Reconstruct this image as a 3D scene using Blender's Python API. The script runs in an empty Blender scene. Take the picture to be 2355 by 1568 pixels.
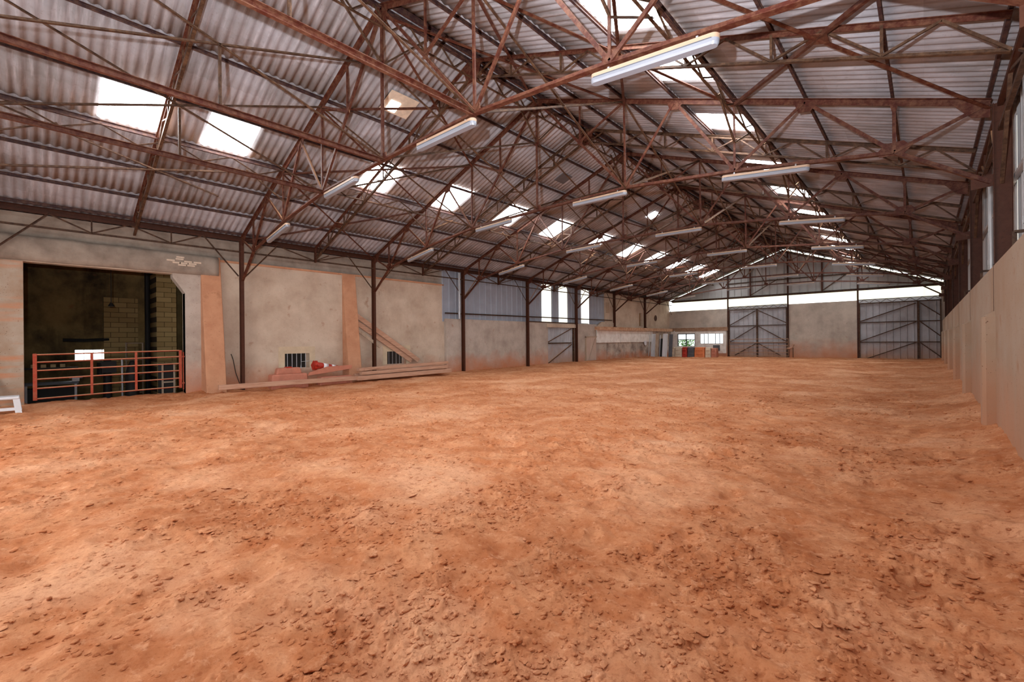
import bpy, bmesh, math, random
import numpy as np
from mathutils import Vector, Matrix
random.seed(7)
C = bpy.context.scene
COL = C.collection
V = Vector
PI = math.pi

# ------------------------------------------------------------------ camera
F_PX, YAW, PITCH, ROLL = 1030.6, math.radians(42.78), math.radians(0.02), math.radians(0.527)
fw = V((-math.sin(YAW)*math.cos(PITCH), math.cos(YAW)*math.cos(PITCH), math.sin(PITCH)))
r0 = V((math.cos(YAW), math.sin(YAW), 0)); u0 = r0.cross(fw)
rt = math.cos(ROLL)*r0 - math.sin(ROLL)*u0
up = math.sin(ROLL)*r0 + math.cos(ROLL)*u0
cam_d = bpy.data.cameras.new('camera'); cam = bpy.data.objects.new('camera', cam_d); COL.objects.link(cam)
M = Matrix((rt, up, -fw)).transposed().to_4x4(); M.translation = V((0, 0, 1.7)); cam.matrix_world = M
cam_d.sensor_width = 36; cam_d.lens = 36*F_PX/2355; cam_d.clip_start = 0.05; cam_d.clip_end = 300
C.camera = cam

# ------------------------------------------------------------------ world, lights, exposure
C.view_settings.view_transform = 'Standard'; C.view_settings.look = 'None'
C.view_settings.gamma = 1; C.view_settings.use_curve_mapping = False
C.view_settings.exposure = 0.1
C.cycles.use_denoising = True
C.cycles.max_bounces = 8; C.cycles.diffuse_bounces = 5
C.cycles.sample_clamp_indirect = 6
w = bpy.data.worlds.new('overcast_sky'); C.world = w; w.use_nodes = True
w.node_tree.nodes['Background'].inputs[0].default_value = (0.93, 0.96, 1, 1)
w.node_tree.nodes['Background'].inputs[1].default_value = 2.2
SKY_L, STRIP_L, WALLWIN_L = 22.0, 1.2, 1.2
# the photographer's flash, just above and left of the lens, tilted up at the roof
fl = bpy.data.lights.new('camera_flash', 'SPOT'); fo = bpy.data.objects.new('camera_flash', fl); COL.objects.link(fo)
fl.energy = 4600; fl.color = (0.90, 0.94, 1.0); fl.shadow_soft_size = 0.03; fl.spot_size = math.radians(142); fl.spot_blend = 1.0
fo.location = (-0.34, -0.30, 2.12)
fo.rotation_euler = V((-0.52, 0.64, 0.78)).to_track_quat('-Z', 'Y').to_euler()
# added light, as daylight from a guessed, unseen doorway behind the camera
dl = bpy.data.lights.new('added_doorway_light', 'AREA'); do = bpy.data.objects.new('added_doorway_light', dl); COL.objects.link(do)
dl.shape = 'RECTANGLE'; dl.size = 9; dl.size_y = 3.6; dl.energy = 450; dl.color = (1, 0.99, 0.97)
do.location = (-9, -6.05, 2.3); do.rotation_euler = V((0, 1, 0.02)).to_track_quat('-Z', 'Z').to_euler()

# ------------------------------------------------------------------ materials
def mat(name): 
    m = bpy.data.materials.new(name); m.use_nodes = True
    nt = m.node_tree; b = nt.nodes['Principled BSDF']; return m, nt, b
def N(nt, t, **k):
    n = nt.nodes.new(t)
    for a, v in k.items(): setattr(n, a, v)
    return n
def noise(nt, scale, detail=5, rough=0.6, stretch=None, dist=0.0):
    tc = N(nt, 'ShaderNodeTexCoord'); n = N(nt, 'ShaderNodeTexNoise')
    n.inputs['Scale'].default_value = scale; n.inputs['Detail'].default_value = detail
    n.inputs['Roughness'].default_value = rough; n.inputs['Distortion'].default_value = dist
    if stretch:
        mp = N(nt, 'ShaderNodeMapping'); mp.inputs['Scale'].default_value = stretch
        nt.links.new(tc.outputs['Object'], mp.inputs[0]); nt.links.new(mp.outputs[0], n.inputs[0])
    else: nt.links.new(tc.outputs['Object'], n.inputs[0])
    return n.outputs['Fac']
def ramp(nt, fac, stops):
    r = N(nt, 'ShaderNodeValToRGB'); e = r.color_ramp.elements
    while len(e) < len(stops): e.new(0.5)
    for i, (p, c) in enumerate(stops):
        e[i].position = p; e[i].color = (*c, 1) if len(c) == 3 else c
    nt.links.new(fac, r.inputs[0]); return r.outputs[0]
def mix(nt, fac, a, b, mode='MIX'):
    m = N(nt, 'ShaderNodeMix'); m.data_type = 'RGBA'; m.blend_type = mode
    for s, v in ((m.inputs['Factor'], fac), (m.inputs['A'], a), (m.inputs['B'], b)):
        if isinstance(v, (int, float)): s.default_value = v
        elif isinstance(v, tuple): s.default_value = (*v, 1)
        else: nt.links.new(v, s)
    return m.outputs['Result']
def mth(nt, op, a, b=None, c=None, clamp=False):
    m = N(nt, 'ShaderNodeMath'); m.operation = op; m.use_clamp = clamp
    for i, v in enumerate((a, b, c)):
        if v is None: continue
        if isinstance(v, (int, float)): m.inputs[i].default_value = v
        else: nt.links.new(v, m.inputs[i])
    return m.outputs[0]
def bump(nt, b, h, strength=0.3, dist=0.01):
    bp = N(nt, 'ShaderNodeBump'); bp.inputs['Strength'].default_value = strength; bp.inputs['Distance'].default_value = dist
    nt.links.new(h, bp.inputs['Height']); nt.links.new(bp.outputs[0], b.inputs['Normal'])
def pos(nt):
    g = N(nt, 'ShaderNodeNewGeometry'); s = N(nt, 'ShaderNodeSeparateXYZ')
    nt.links.new(g.outputs['Position'], s.inputs[0]); return s.outputs, g
def lin(*c): return tuple(((x/255)/12.92 if x/255 <= 0.04045 else ((x/255+0.055)/1.055)**2.4) for x in c)

def m_plain(name, col, rough=0.7, metal=0.0, var=0.12, scale=6, bmp=0.15):
    m, nt, b = mat(name)
    n = noise(nt, scale)
    c1 = tuple(max(0, x*(1-var)) for x in col); c2 = tuple(min(1, x*(1+var)) for x in col)
    nt.links.new(ramp(nt, n, [(0.3, c1), (0.7, c2)]), b.inputs['Base Color'])
    b.inputs['Roughness'].default_value = rough; b.inputs['Metallic'].default_value = metal
    if bmp: bump(nt, b, noise(nt, scale*6), bmp, 0.004)
    return m
def m_steel(name, c1, c2, dust=0.75, rough=0.6):
    """red primer with rust patches and sand dust lying on every upward face"""
    m, nt, b = mat(name)
    base = mix(nt, noise(nt, 3.2, 4), c1, c2)
    base = mix(nt, ramp(nt, noise(nt, 22, 3), [(0.56, (0,)*3), (0.7, (1,)*3)]), base, tuple(x*0.55 for x in c1))
    g = N(nt, 'ShaderNodeNewGeometry'); s = N(nt, 'ShaderNodeSeparateXYZ'); nt.links.new(g.outputs['True Normal'], s.inputs[0])
    upf = mth(nt, 'MULTIPLY', s.outputs['Z'], 2.2, clamp=True)
    spots = ramp(nt, noise(nt, 9, 6, 0.75), [(0.42, (0,)*3), (0.66, (0.55,)*3)])
    fac = mth(nt, 'MAXIMUM', upf, mth(nt, 'MULTIPLY', spots, dust))
    nt.links.new(mix(nt, fac, base, lin(190, 144, 110)), b.inputs['Base Color'])
    b.inputs['Roughness'].default_value = rough; b.inputs['Specular IOR Level'].default_value = 0.25
    return m
def m_wall(name, pale, dark, dirt_z=(0.1, 1.1), dirt=lin(190, 118, 78), sc=1.3, bl=0.25, pits=True, streak=0.22):
    m, nt, b = mat(name)
    c = ramp(nt, noise(nt, sc, 7, 0.62), [(0.3, dark), (0.62, pale)])
    st = noise(nt, 1.4, 5, 0.6, (1.6, 1.6, 0.3))
    c = mix(nt, mth(nt, 'MULTIPLY', ramp(nt, st, [(0.5, (0,)*3), (0.72, (1,)*3)]), streak), c, tuple(x*0.62 for x in dark))
    o, g = pos(nt)
    hz = mth(nt, 'ADD', o['Z'], mth(nt, 'MULTIPLY', mth(nt, 'SUBTRACT', noise(nt, 1.1, 5, 0.6), 0.5), 1.5))
    mr = N(nt, 'ShaderNodeMapRange'); nt.links.new(hz, mr.inputs[0])
    mr.inputs[1].default_value = dirt_z[0]; mr.inputs[2].default_value = dirt_z[1]; mr.inputs[3].default_value = 0.95; mr.inputs[4].default_value = 0.0
    c = mix(nt, mr.outputs[0], c, dirt)
    if pits:
        pt = ramp(nt, noise(nt, 34, 2, 0.5), [(0.69, (0,)*3), (0.74, (1,)*3)])
        c = mix(nt, pt, c, lin(96, 62, 40))
        rs = ramp(nt, noise(nt, 3.1, 3, 0.5), [(0.66, (0,)*3), (0.8, (0.7,)*3)])
        c = mix(nt, rs, c, lin(150, 100, 66))
    nt.links.new(c, b.inputs['Base Color']); b.inputs['Roughness'].default_value = 0.93
    bump(nt, b, noise(nt, 30, 6, 0.7), bl, 0.01)
    return m
def m_wood(name, c1, c2, axis='Y'):
    m, nt, b = mat(name)
    st = {'X': (0.6, 9, 9), 'Y': (9, 0.6, 9), 'Z': (9, 9, 0.6)}[axis]
    n = noise(nt, 2.4, 6, 0.65, st, 0.4)
    nt.links.new(ramp(nt, n, [(0.3, c1), (0.7, c2)]), b.inputs['Base Color']); b.inputs['Roughness'].default_value = 0.85
    bump(nt, b, n, 0.3, 0.004); return m
def m_emit(name, col, s, stain=None, stain_amt=0.4):
    """daylit translucent sheet: the sky behind it makes it glow"""
    m, nt, b = mat(name)
    b.inputs['Base Color'].default_value = (*[x*0.7 for x in col], 1); b.inputs['Roughness'].default_value = 0.5
    if stain:
        c = mix(nt, ramp(nt, noise(nt, 1.6, 5, 0.6, (2, 2, 0.5)), [(0.5, (0,)*3), (0.75, (stain_amt,)*3)]), col, stain)
        nt.links.new(c, b.inputs['Emission Color'])
    else: b.inputs['Emission Color'].default_value = (*col, 1)
    b.inputs['Emission Strength'].default_value = s
    return m

# sand floor
def m_sand(name='orange_sand', clod=False):
    m, nt, b = mat(name)
    big = noise(nt, 0.55, 6, 0.62); mid = noise(nt, 3.0, 7, 0.7); fine = noise(nt, 60, 4, 0.7)
    c = ramp(nt, big, [(0.36, lin(172, 102, 62)), (0.5, lin(190, 119, 77)), (0.64, lin(216, 158, 120))])
    c = mix(nt, mth(nt, 'MULTIPLY', ramp(nt, mid, [(0.42, (0,)*3), (0.68, (1,)*3)]), 0.55), c, lin(228, 168, 124))
    c = mix(nt, mth(nt, 'MULTIPLY', ramp(nt, noise(nt, 8, 5, 0.75), [(0.54, (0,)*3), (0.66, (1,)*3)]), 0.35), c, lin(168, 90, 50))
    c = mix(nt, mth(nt, 'MULTIPLY', ramp(nt, noise(nt, 19, 4, 0.6, (1.3, 1, 1)), [(0.56, (0,)*3), (0.64, (1,)*3)]), 0.45), c, lin(150, 78, 42))  # dark speck layers: moist crumbs, with missing relief shade painted in too
    c = mix(nt, mth(nt, 'MULTIPLY', ramp(nt, noise(nt, 11, 5, 0.7, (1, 1.2, 1)), [(0.56, (0,)*3), (0.66, (1,)*3)]), 0.4), c, lin(236, 180, 140))
    c = mix(nt, mth(nt, 'MULTIPLY', ramp(nt, fine, [(0.52, (0,)*3), (0.7, (1,)*3)]), 0.35), c, lin(150, 78, 42))
    nt.links.new(c, b.inputs['Base Color']); b.inputs['Roughness'].default_value = 0.97
    b.inputs['Specular IOR Level'].default_value = 0.15
    h = mth(nt, 'ADD', mth(nt, 'MULTIPLY', noise(nt, 26, 8, 0.75), 1.0), mth(nt, 'MULTIPLY', fine, 0.35))
    bump(nt, b, h, 0.5 if not clod else 0.5, 0.02)
    return m
SAND = m_sand(); CLOD = m_sand('sand_clod', True)

def m_roof():
    m, nt, b = mat('fibre_cement_sheet')
    a = noise(nt, 0.8, 6, 0.6); f = noise(nt, 14, 6, 0.75); s = noise(nt, 2.5, 5, 0.6, (0.4, 4.5, 0.4))
    c = ramp(nt, a, [(0.32, lin(124, 119, 118)), (0.66, lin(160, 156, 160))])
    c = mix(nt, mth(nt, 'MULTIPLY', ramp(nt, s, [(0.5, (0,)*3), (0.68, (1,)*3)]), 0.5), c, lin(188, 184, 188))
    c = mix(nt, mth(nt, 'MULTIPLY', ramp(nt, noise(nt, 2.0, 5, 0.6, (0.3, 3.2, 0.3)), [(0.55, (0,)*3), (0.74, (1,)*3)]), 0.6), c, lin(104, 88, 80))
    c = mix(nt, mth(nt, 'MULTIPLY', ramp(nt, f, [(0.56, (0,)*3), (0.72, (1,)*3)]), 0.5), c, lin(112, 98, 92))
    tc = N(nt, 'ShaderNodeTexCoord'); br = N(nt, 'ShaderNodeTexBrick'); mp = N(nt, 'ShaderNodeMapping')
    nt.links.new(tc.outputs['Object'], mp.inputs[0]); mp.inputs['Rotation'].default_value = (0, 0, PI/2)
    nt.links.new(mp.outputs[0], br.inputs[0]); br.offset = 0
    br.inputs['Scale'].default_value = 1; br.inputs['Brick Width'].default_value = 1.02; br.inputs['Row Height'].default_value = 1.29
    br.inputs['Mortar Size'].default_value = 0.0; br.inputs['Color1'].default_value = (0.86, 0.84, 0.83, 1); br.inputs['Color2'].default_value = (1.08, 1.08, 1.1, 1)
    c = mix(nt, 1.0, c, br.outputs['Color'], 'MULTIPLY')
    nt.links.new(c, b.inputs['Base Color']); b.inputs['Roughness'].default_value = 0.9
    bump(nt, b, f, 0.4, 0.006); return m
ROOF = m_roof()
RED = m_steel('red_primer_steel', lin(76, 26, 15), lin(58, 27, 16), 0.3)
BROWN = m_steel('rusty_brown_steel', lin(66, 42, 28), lin(50, 32, 20), 0.3)
PURL = m_steel('purlin_steel', lin(60, 38, 40), lin(46, 28, 30), 0.3)
POSTM = m_steel('post_steel', lin(78, 38, 20), lin(56, 28, 16), 0.05)
PLAST = m_wall('cream_plaster', lin(202, 184, 164), lin(176, 154, 134), (0.05, 1.1), streak=0.15)
CONC = m_wall('grey_concrete', lin(186, 174, 162), lin(160, 146, 134), (0.15, 1.2), sc=1.6, streak=0.1)
CONCR = m_wall('right_concrete', lin(168, 150, 132), lin(160, 132, 108), (0.0, 1.6), dirt=lin(180, 122, 86), sc=0.8, streak=0.0)
BEAMC = m_wall('lintel_concrete', lin(158, 144, 130), lin(122, 108, 96), (-2, -1), sc=1.8, pits=False)
BUTT = m_wall('dusty_buttress', lin(196, 144, 110), lin(178, 124, 92), (-2, -1), sc=2.5, streak=0.1)
FARC = m_wall('far_concrete', lin(196, 184, 170), lin(166, 154, 142), (0.1, 1.6), sc=1.2)
WHITEP = m_wall('white_render', lin(240, 236, 230), lin(214, 206, 196), (0.1, 0.6), sc=3)
FLAKE = m_wall('flaking_paint', lin(196, 182, 168), lin(112, 94, 86), (0.2, 0.9), sc=1.6)
CLADL = m_plain('blue_grey_cladding', lin(146, 152, 164), 0.55, 0.0, 0.08, 2)
CLADR = m_plain('grey_cladding', lin(160, 158, 158), 0.55, 0.0, 0.06, 2)
CLADG = m_plain('gable_cladding', lin(160, 158, 156), 0.6, 0.0, 0.14, 1.2)
DOORM = m_wall('door_sheet', lin(176, 178, 184), lin(150, 148, 150), (0.1, 1.5), dirt=lin(170, 130, 104), sc=0.9, bl=0.05, pits=False)
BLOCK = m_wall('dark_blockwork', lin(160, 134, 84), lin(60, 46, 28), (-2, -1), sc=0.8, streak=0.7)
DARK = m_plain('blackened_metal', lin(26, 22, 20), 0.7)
LAMPG = m_plain('lamp_diffuser', lin(128, 130, 138), 0.28, 0, 0.04, 5, 0)
LAMPH = m_plain('lamp_housing', lin(168, 138, 114), 0.5, 0, 0.06, 5, 0)
GALV = m_plain('galvanised_pipe', lin(170, 170, 172), 0.35, 0.5, 0.1, 4)
WHITE = m_plain('white_plastic', lin(214, 216, 220), 0.4, 0, 0.04, 4, 0)
GATER = m_steel('red_gate_paint', lin(176, 62, 40), lin(160, 70, 50), 0.5)
WOOD = m_wood('dusty_timber', lin(168, 122, 96), lin(202, 162, 136))
WOODV = m_wood('grey_timber', lin(150, 128, 108), lin(190, 168, 146), 'Z')
BARR = m_plain('red_barrier_plastic', lin(186, 118, 94), 0.6, 0, 0.15, 4)
CONE = m_plain('cone_orange', lin(176, 44, 26), 0.5, 0, 0.15, 6, 0)
REFL = m_plain('cone_white', lin(226, 222, 226), 0.4, 0, 0.05, 6, 0)
ORANGE = m_plain('orange_plastic', lin(214, 124, 74), 0.55, 0, 0.15, 4)
GREYB = m_plain('dark_grey_plastic', lin(84, 86, 92), 0.5, 0, 0.2, 4)
BRICKM = m_plain('pale_brick', lin(204, 186, 166), 0.9, 0, 0.15, 8)
LEAF = m_plain('leaf_green', lin(96, 150, 56), 0.6, 0, 0.4, 5, 0)
SKYM = m_emit('skylight_sheet', (0.92, 0.97, 1.0), SKY_L)
STRIPM = m_emit('yellowed_clerestory', lin(246, 246, 224), STRIP_L, lin(222, 216, 160), 0.5)
SLITM = m_emit('side_light_sheet', lin(246, 246, 232), WALLWIN_L, lin(226, 206, 160), 0.6)
GLASSW = m_emit('frosted_pane', lin(240, 246, 250), 1.5)
GLASSB = m_emit('workshop_pane', lin(240, 246, 250), 8)

# ------------------------------------------------------------------ mesh helpers
def obj(name, vf, material, parent=None, smooth=False):
    v, f = vf
    me = bpy.data.meshes.new(name); me.from_pydata([tuple(x) for x in v], [], f); me.update()
    bm = bmesh.new(); bm.from_mesh(me); bmesh.ops.recalc_face_normals(bm, faces=bm.faces); bm.to_mesh(me); bm.free()
    me.materials.append(material)
    if smooth:
        for p in me.polygons: p.use_smooth = True
    o = bpy.data.objects.new(name, me); COL.objects.link(o)
    if parent:
        o.parent = parent; o.matrix_parent_inverse = parent.matrix_basis.inverted()
    return o
def tag(o, label, cat, group=None, kind=None):
    o['label'] = label; o['category'] = cat
    if group: o['group'] = group
    if kind: o['kind'] = kind
    return o
def struct(o): o['kind'] = 'structure'; return o
def thing(name, label, cat, loc, group=None):
    o = bpy.data.objects.new(name, None); COL.objects.link(o); o.location = loc; o.empty_display_size = 0.2
    o.matrix_basis = Matrix.Translation(V(loc))
    return tag(o, label, cat, group)
def box(x0, x1, y0, y1, z0, z1):
    v = [(x, y, z) for x in (x0, x1) for y in (y0, y1) for z in (z0, z1)]
    return v, [(0, 1, 3, 2), (4, 6, 7, 5), (0, 4, 5, 1), (2, 3, 7, 6), (0, 2, 6, 4), (1, 5, 7, 3)]
def join(*parts):
    V_, F_ = [], []
    for v, f in parts:
        n = len(V_); V_ += list(v); F_ += [tuple(i+n for i in q) for q in f]
    return V_, F_
def prof(kind, w_, h_):
    t = 0.008
    if kind == 'L': return [(-w_/2, h_/2), (-w_/2, -h_/2), (w_/2, -h_/2), (w_/2, -h_/2+t), (-w_/2+t, -h_/2+t), (-w_/2+t, h_/2)]
    if kind == 'T': return [(-w_/2, -h_/2), (w_/2, -h_/2), (w_/2, -h_/2+t), (t, -h_/2+t), (t, h_/2), (-t, h_/2), (-t, -h_/2+t), (-w_/2, -h_/2+t)]
    if kind == 'TU': return [(-x, -y) for x, y in prof('T', w_, h_)]
    if kind == 'C': return [(w_/2, h_/2), (-w_/2, h_/2), (-w_/2, -h_/2), (w_/2, -h_/2), (w_/2, -h_/2+t), (-w_/2+t, -h_/2+t), (-w_/2+t, h_/2-t), (w_/2, h_/2-t)]
    if kind == 'I': return [(-w_/2, -h_/2), (w_/2, -h_/2), (w_/2, -h_/2+t), (t, -h_/2+t), (t, h_/2-t), (w_/2, h_/2-t), (w_/2, h_/2), (-w_/2, h_/2), (-w_/2, h_/2-t), (-t, h_/2-t), (-t, -h_/2+t), (-w_/2, -h_/2+t)]
    if kind == 'O': return [(w_/2*math.cos(a*PI/4), h_/2*math.sin(a*PI/4)) for a in range(8)]
    if kind == 'OO': return [(w_/2*math.cos(a*PI/8), h_/2*math.sin(a*PI/8)) for a in range(16)]
    return [(-w_/2, -h_/2), (w_/2, -h_/2), (w_/2, h_/2), (-w_/2, h_/2)]
def beam(a, b, kind='B', w_=0.06, h_=0.06, upv=(0, 0, 1)):
    a, b = V(a), V(b); d = (b-a).normalized(); u = V(upv)
    if abs(d.dot(u)) > 0.97: u = V((0, 1, 0)) if abs(d.y) < 0.9 else V((1, 0, 0))
    s = d.cross(u).normalized(); u = s.cross(d)
    P = prof(kind, w_, h_); n = len(P)
    v = [a+s*x+u*y for x, y in P] + [b+s*x+u*y for x, y in P]
    f = [(i, (i+1) % n, n+(i+1) % n, n+i) for i in range(n)] + [tuple(range(n))[::-1], tuple(range(n, 2*n))]
    return v, f
def tube(pts, r, n=10, caps=True):
    """round tube through points (lists of radii allowed)"""
    pts = [V(p) for p in pts]; rr = r if isinstance(r, (list, tuple)) else [r]*len(pts)
    v, f = [], []
    for i, p in enumerate(pts):
        d = (pts[min(i+1, len(pts)-1)]-pts[max(i-1, 0)]).normalized()
        h = V((0, 0, 1)) if abs(d.z) < 0.9 else V((0, 1, 0))
        s = d.cross(h).normalized(); u = s.cross(d)
        v += [p+(s*math.cos(2*PI*k/n)+u*math.sin(2*PI*k/n))*rr[i] for k in range(n)]
    for i in range(len(pts)-1):
        for k in range(n): f.append((i*n+k, i*n+(k+1) % n, (i+1)*n+(k+1) % n, (i+1)*n+k))
    if caps: f += [tuple(range(n))[::-1], tuple(range((len(pts)-1)*n, len(pts)*n))]
    return v, f
def plate(pts, nrm, t):
    """polygon with thickness t along nrm"""
    nrm = V(nrm).normalized()*t/2; n = len(pts)
    v = [V(p)+nrm for p in pts] + [V(p)-nrm for p in pts]
    return v, [tuple(range(n)), tuple(range(n, 2*n))[::-1]] + [(i, n+i, n+(i+1) % n, (i+1) % n) for i in range(n)]
def wall_holes(axis, c0, c1, u0_, u1_, z0, z1, holes, topf=None):
    """slab between planes axis=c0 and axis=c1, spanning u,z, with rectangular holes"""
    us = sorted({u0_, u1_, *[h[0] for h in holes], *[h[1] for h in holes]}); zs = sorted({z0, z1, *[h[2] for h in holes], *[h[3] for h in holes]})
    us = [u for u in us if u0_ <= u <= u1_]; zs = [z for z in zs if z0 <= z <= z1]
    solid = lambda i, j: 0 <= i < len(us)-1 and 0 <= j < len(zs)-1 and not any(h[0] <= (us[i]+us[i+1])/2 <= h[1] and h[2] <= (zs[j]+zs[j+1])/2 <= h[3] for h in holes)
    idx = {}; v = []
    def P(i, j, k):
        if (i, j, k) not in idx:
            idx[(i, j, k)] = len(v); c = (c0, c1)[k]; v.append((c, us[i], zs[j]) if axis == 'X' else (us[i], c, zs[j]))
        return idx[(i, j, k)]
    f = []
    for i in range(len(us)-1):
        for j in range(len(zs)-1):
            if not solid(i, j): continue
            for k in (0, 1): f.append((P(i, j, k), P(i+1, j, k), P(i+1, j+1, k), P(i, j+1, k)))
            for (di, dj, a, b_) in ((-1, 0, (i, j), (i, j+1)), (1, 0, (i+1, j), (i+1, j+1)), (0, -1, (i, j), (i+1, j)), (0, 1, (i, j+1), (i+1, j+1))):
                if not solid(i+di, j+dj): f.append((P(*a, 0), P(*b_, 0), P(*b_, 1), P(*a, 1)))
    return v, f
def clad(axis, c, u0_, u1_, z0, z1f, nsign, pitch=0.3, rib=0.035, holes=(), thick=0.003):
    """vertical ribbed sheet on plane axis=c; ribs stand out toward nsign"""
    if not callable(z1f): zz = z1f; z1f = lambda u: zz
    us = []; u = u0_
    while u < u1_-1e-6:
        for du, d in ((0, 0), (0.02, rib), (0.055, rib), (0.075, 0)):
            if u+du < u1_: us.append((u+du, d))
        u += pitch
    us.append((u1_, 0)); v, f = [], []
    brk = sorted({h[0] for h in holes} | {h[1] for h in holes})
    for b_ in brk:
        if u0_ < b_ < u1_: us.append((b_, 0))
    us = sorted(us)
    for i in range(len(us)-1):
        (a, da), (b, db) = us[i], us[i+1]; mid = (a+b)/2
        if b-a < 1e-5: continue
        segs = [(z0, None)]
        for h in holes:
            if h[0] < mid < h[1]: segs = [(z0, h[2]), (h[3], None)]
        for s0, s1 in segs:
            A1 = z1f(a) if s1 is None else s1; B1 = z1f(b) if s1 is None else s1
            if A1 <= s0+1e-3: continue
            q = [(a, da, s0), (b, db, s0), (b, db, B1), (a, da, A1)]; n = len(v)
            for off in (0, -thick):
                for (uu, dd, z) in q:
                    cc = c+nsign*(dd+off); v.append((cc, uu, z) if axis == 'X' else (uu, cc, z))
            f += [(n, n+1, n+2, n+3), (n+7, n+6, n+5, n+4)]
    return v, f

# ------------------------------------------------------------------ dimensions of the hall
XR, XL, XC, YF = 0.755, -17.2, -8.2, 40.3
TAN = 0.373
def ztop(x): return 8.60 - TAN*abs(x-XC)        # truss top chord
def zsheet(x): return 8.77 - TAN*abs(x-XC)      # underside of the sheets
PUR_L = [-9.5, -10.9, -12.3, -13.58, -14.85, -16.05, -17.08]
PUR_R = [-6.9, -5.5, -4.18, -2.93, -1.66, -0.4, 0.72]
TR = [-0.8, 5, 10, 15, 20, 25, 30, 35]
BAYS = list(zip(TR, TR[1:]+[YF]))
MID = [2.15, 7.5, 12.5, 17.5, 22.5, 27.5, 32.5, 37.6]
ORD = ['first', 'second', 'third', 'fourth', 'fifth', 'sixth', 'seventh', 'eighth', 'ninth']

# ------------------------------------------------------------------ floor: uneven sand
def hsh(ix, iy, s):
    n = (ix.astype(np.int64)*374761393 + iy.astype(np.int64)*668265263 + s*1442695041) & 0xffffffff
    n = ((n ^ (n >> 13))*1274126177) & 0xffffffff
    return ((n ^ (n >> 16)) & 0xffff)/65535.0
def vn(x, y, s):
    ix, iy = np.floor(x), np.floor(y); fx, fy = x-ix, y-iy
    fx = fx*fx*fx*(fx*(fx*6-15)+10); fy = fy*fy*fy*(fy*(fy*6-15)+10)
    a, b = hsh(ix, iy, s), hsh(ix+1, iy, s); c, d = hsh(ix, iy+1, s), hsh(ix+1, iy+1, s)
    return (a*(1-fx)+b*fx)*(1-fy)+(c*(1-fx)+d*fx)*fy
def fbm(x, y, s, o=4, g=0.5):
    r = 0; a = 1; t = 0
    for i in range(o): r = r+a*vn(x*2**i+17*i, y*2**i-9*i, s+i); t += a; a *= g
    return r/t
def worley(x, y, s):
    ix, iy = np.floor(x), np.floor(y); d1 = np.full(x.shape, 9.0); idv = np.zeros(x.shape)
    for dx in (-1, 0, 1):
        for dy in (-1, 0, 1):
            cx, cy = ix+dx, iy+dy
            d = np.hypot(cx+hsh(cx, cy, s)-x, cy+hsh(cx, cy, s+5)-y); m_ = d < d1
            d1 = np.where(m_, d, d1); idv = np.where(m_, hsh(cx, cy, s+11), idv)
    return d1, idv
def ground(x, y, detail=True):
    x = np.asarray(x, float); y = np.asarray(y, float)
    z = 0.10 + 0.16*np.clip((y-6)/20, 0, 1)
    z = z + (0.33-0.005*y)*np.exp(-np.clip(XR-x, 0, 99)/0.55)*np.clip((y-1)/6, 0.35, 1)
    z = z + 0.05*np.exp(-np.clip(x-XL, 0, 99)/0.5)
    z = z + 0.09*(fbm(x*0.45, y*0.45, 3, 3)-0.5)*np.clip((x-XL)/2.0, 0, 1)
    z = z + 0.10*(fbm(x*1.3, y*1.3, 21, 4, 0.55)-0.5)
    w1, i1 = worley(x*1.9+fbm(x*3, y*3, 8, 2), y*1.9, 41)           # hoof prints
    z = z - 0.045*np.clip(1-w1/0.36, 0, 1)**0.7*(i1 > 0.45)
    w1, i1 = worley(x*3.4+fbm(x*5, y*5, 18, 2), y*3.4, 61)          # churned tracks
    z = z + 0.05*np.clip(0.5-w1, -0.2, 0.5)*(i1-0.25)
    z = z - 0.03*np.abs(fbm(x*2.6, y*2.6, 31, 4, 0.6)-0.5)*4*0.6
    if detail:
        mask = np.clip((fbm(x*1.6, y*1.6, 77, 5, 0.7)-0.485)*7, 0, 1)
        wx = x+0.05*fbm(x*14, y*14, 5, 2); wy = y+0.05*fbm(x*14, y*14, 6, 2)
        for k, (sc, amp) in enumerate(((8, 0.026), (17, 0.017), (40, 0.006))):
            w2, i2 = worley(wx*sc, wy*sc*1.25, 90+k*7)
            z = z + amp*np.clip((0.50-w2)*4.5, 0, 1)*np.where(i2 > 0.62, i2, 0.05)*(0.06+0.94*mask)
        z = z + 0.018*(fbm(x*7, y*7, 55, 4, 0.6)-0.5)
    return z
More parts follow.
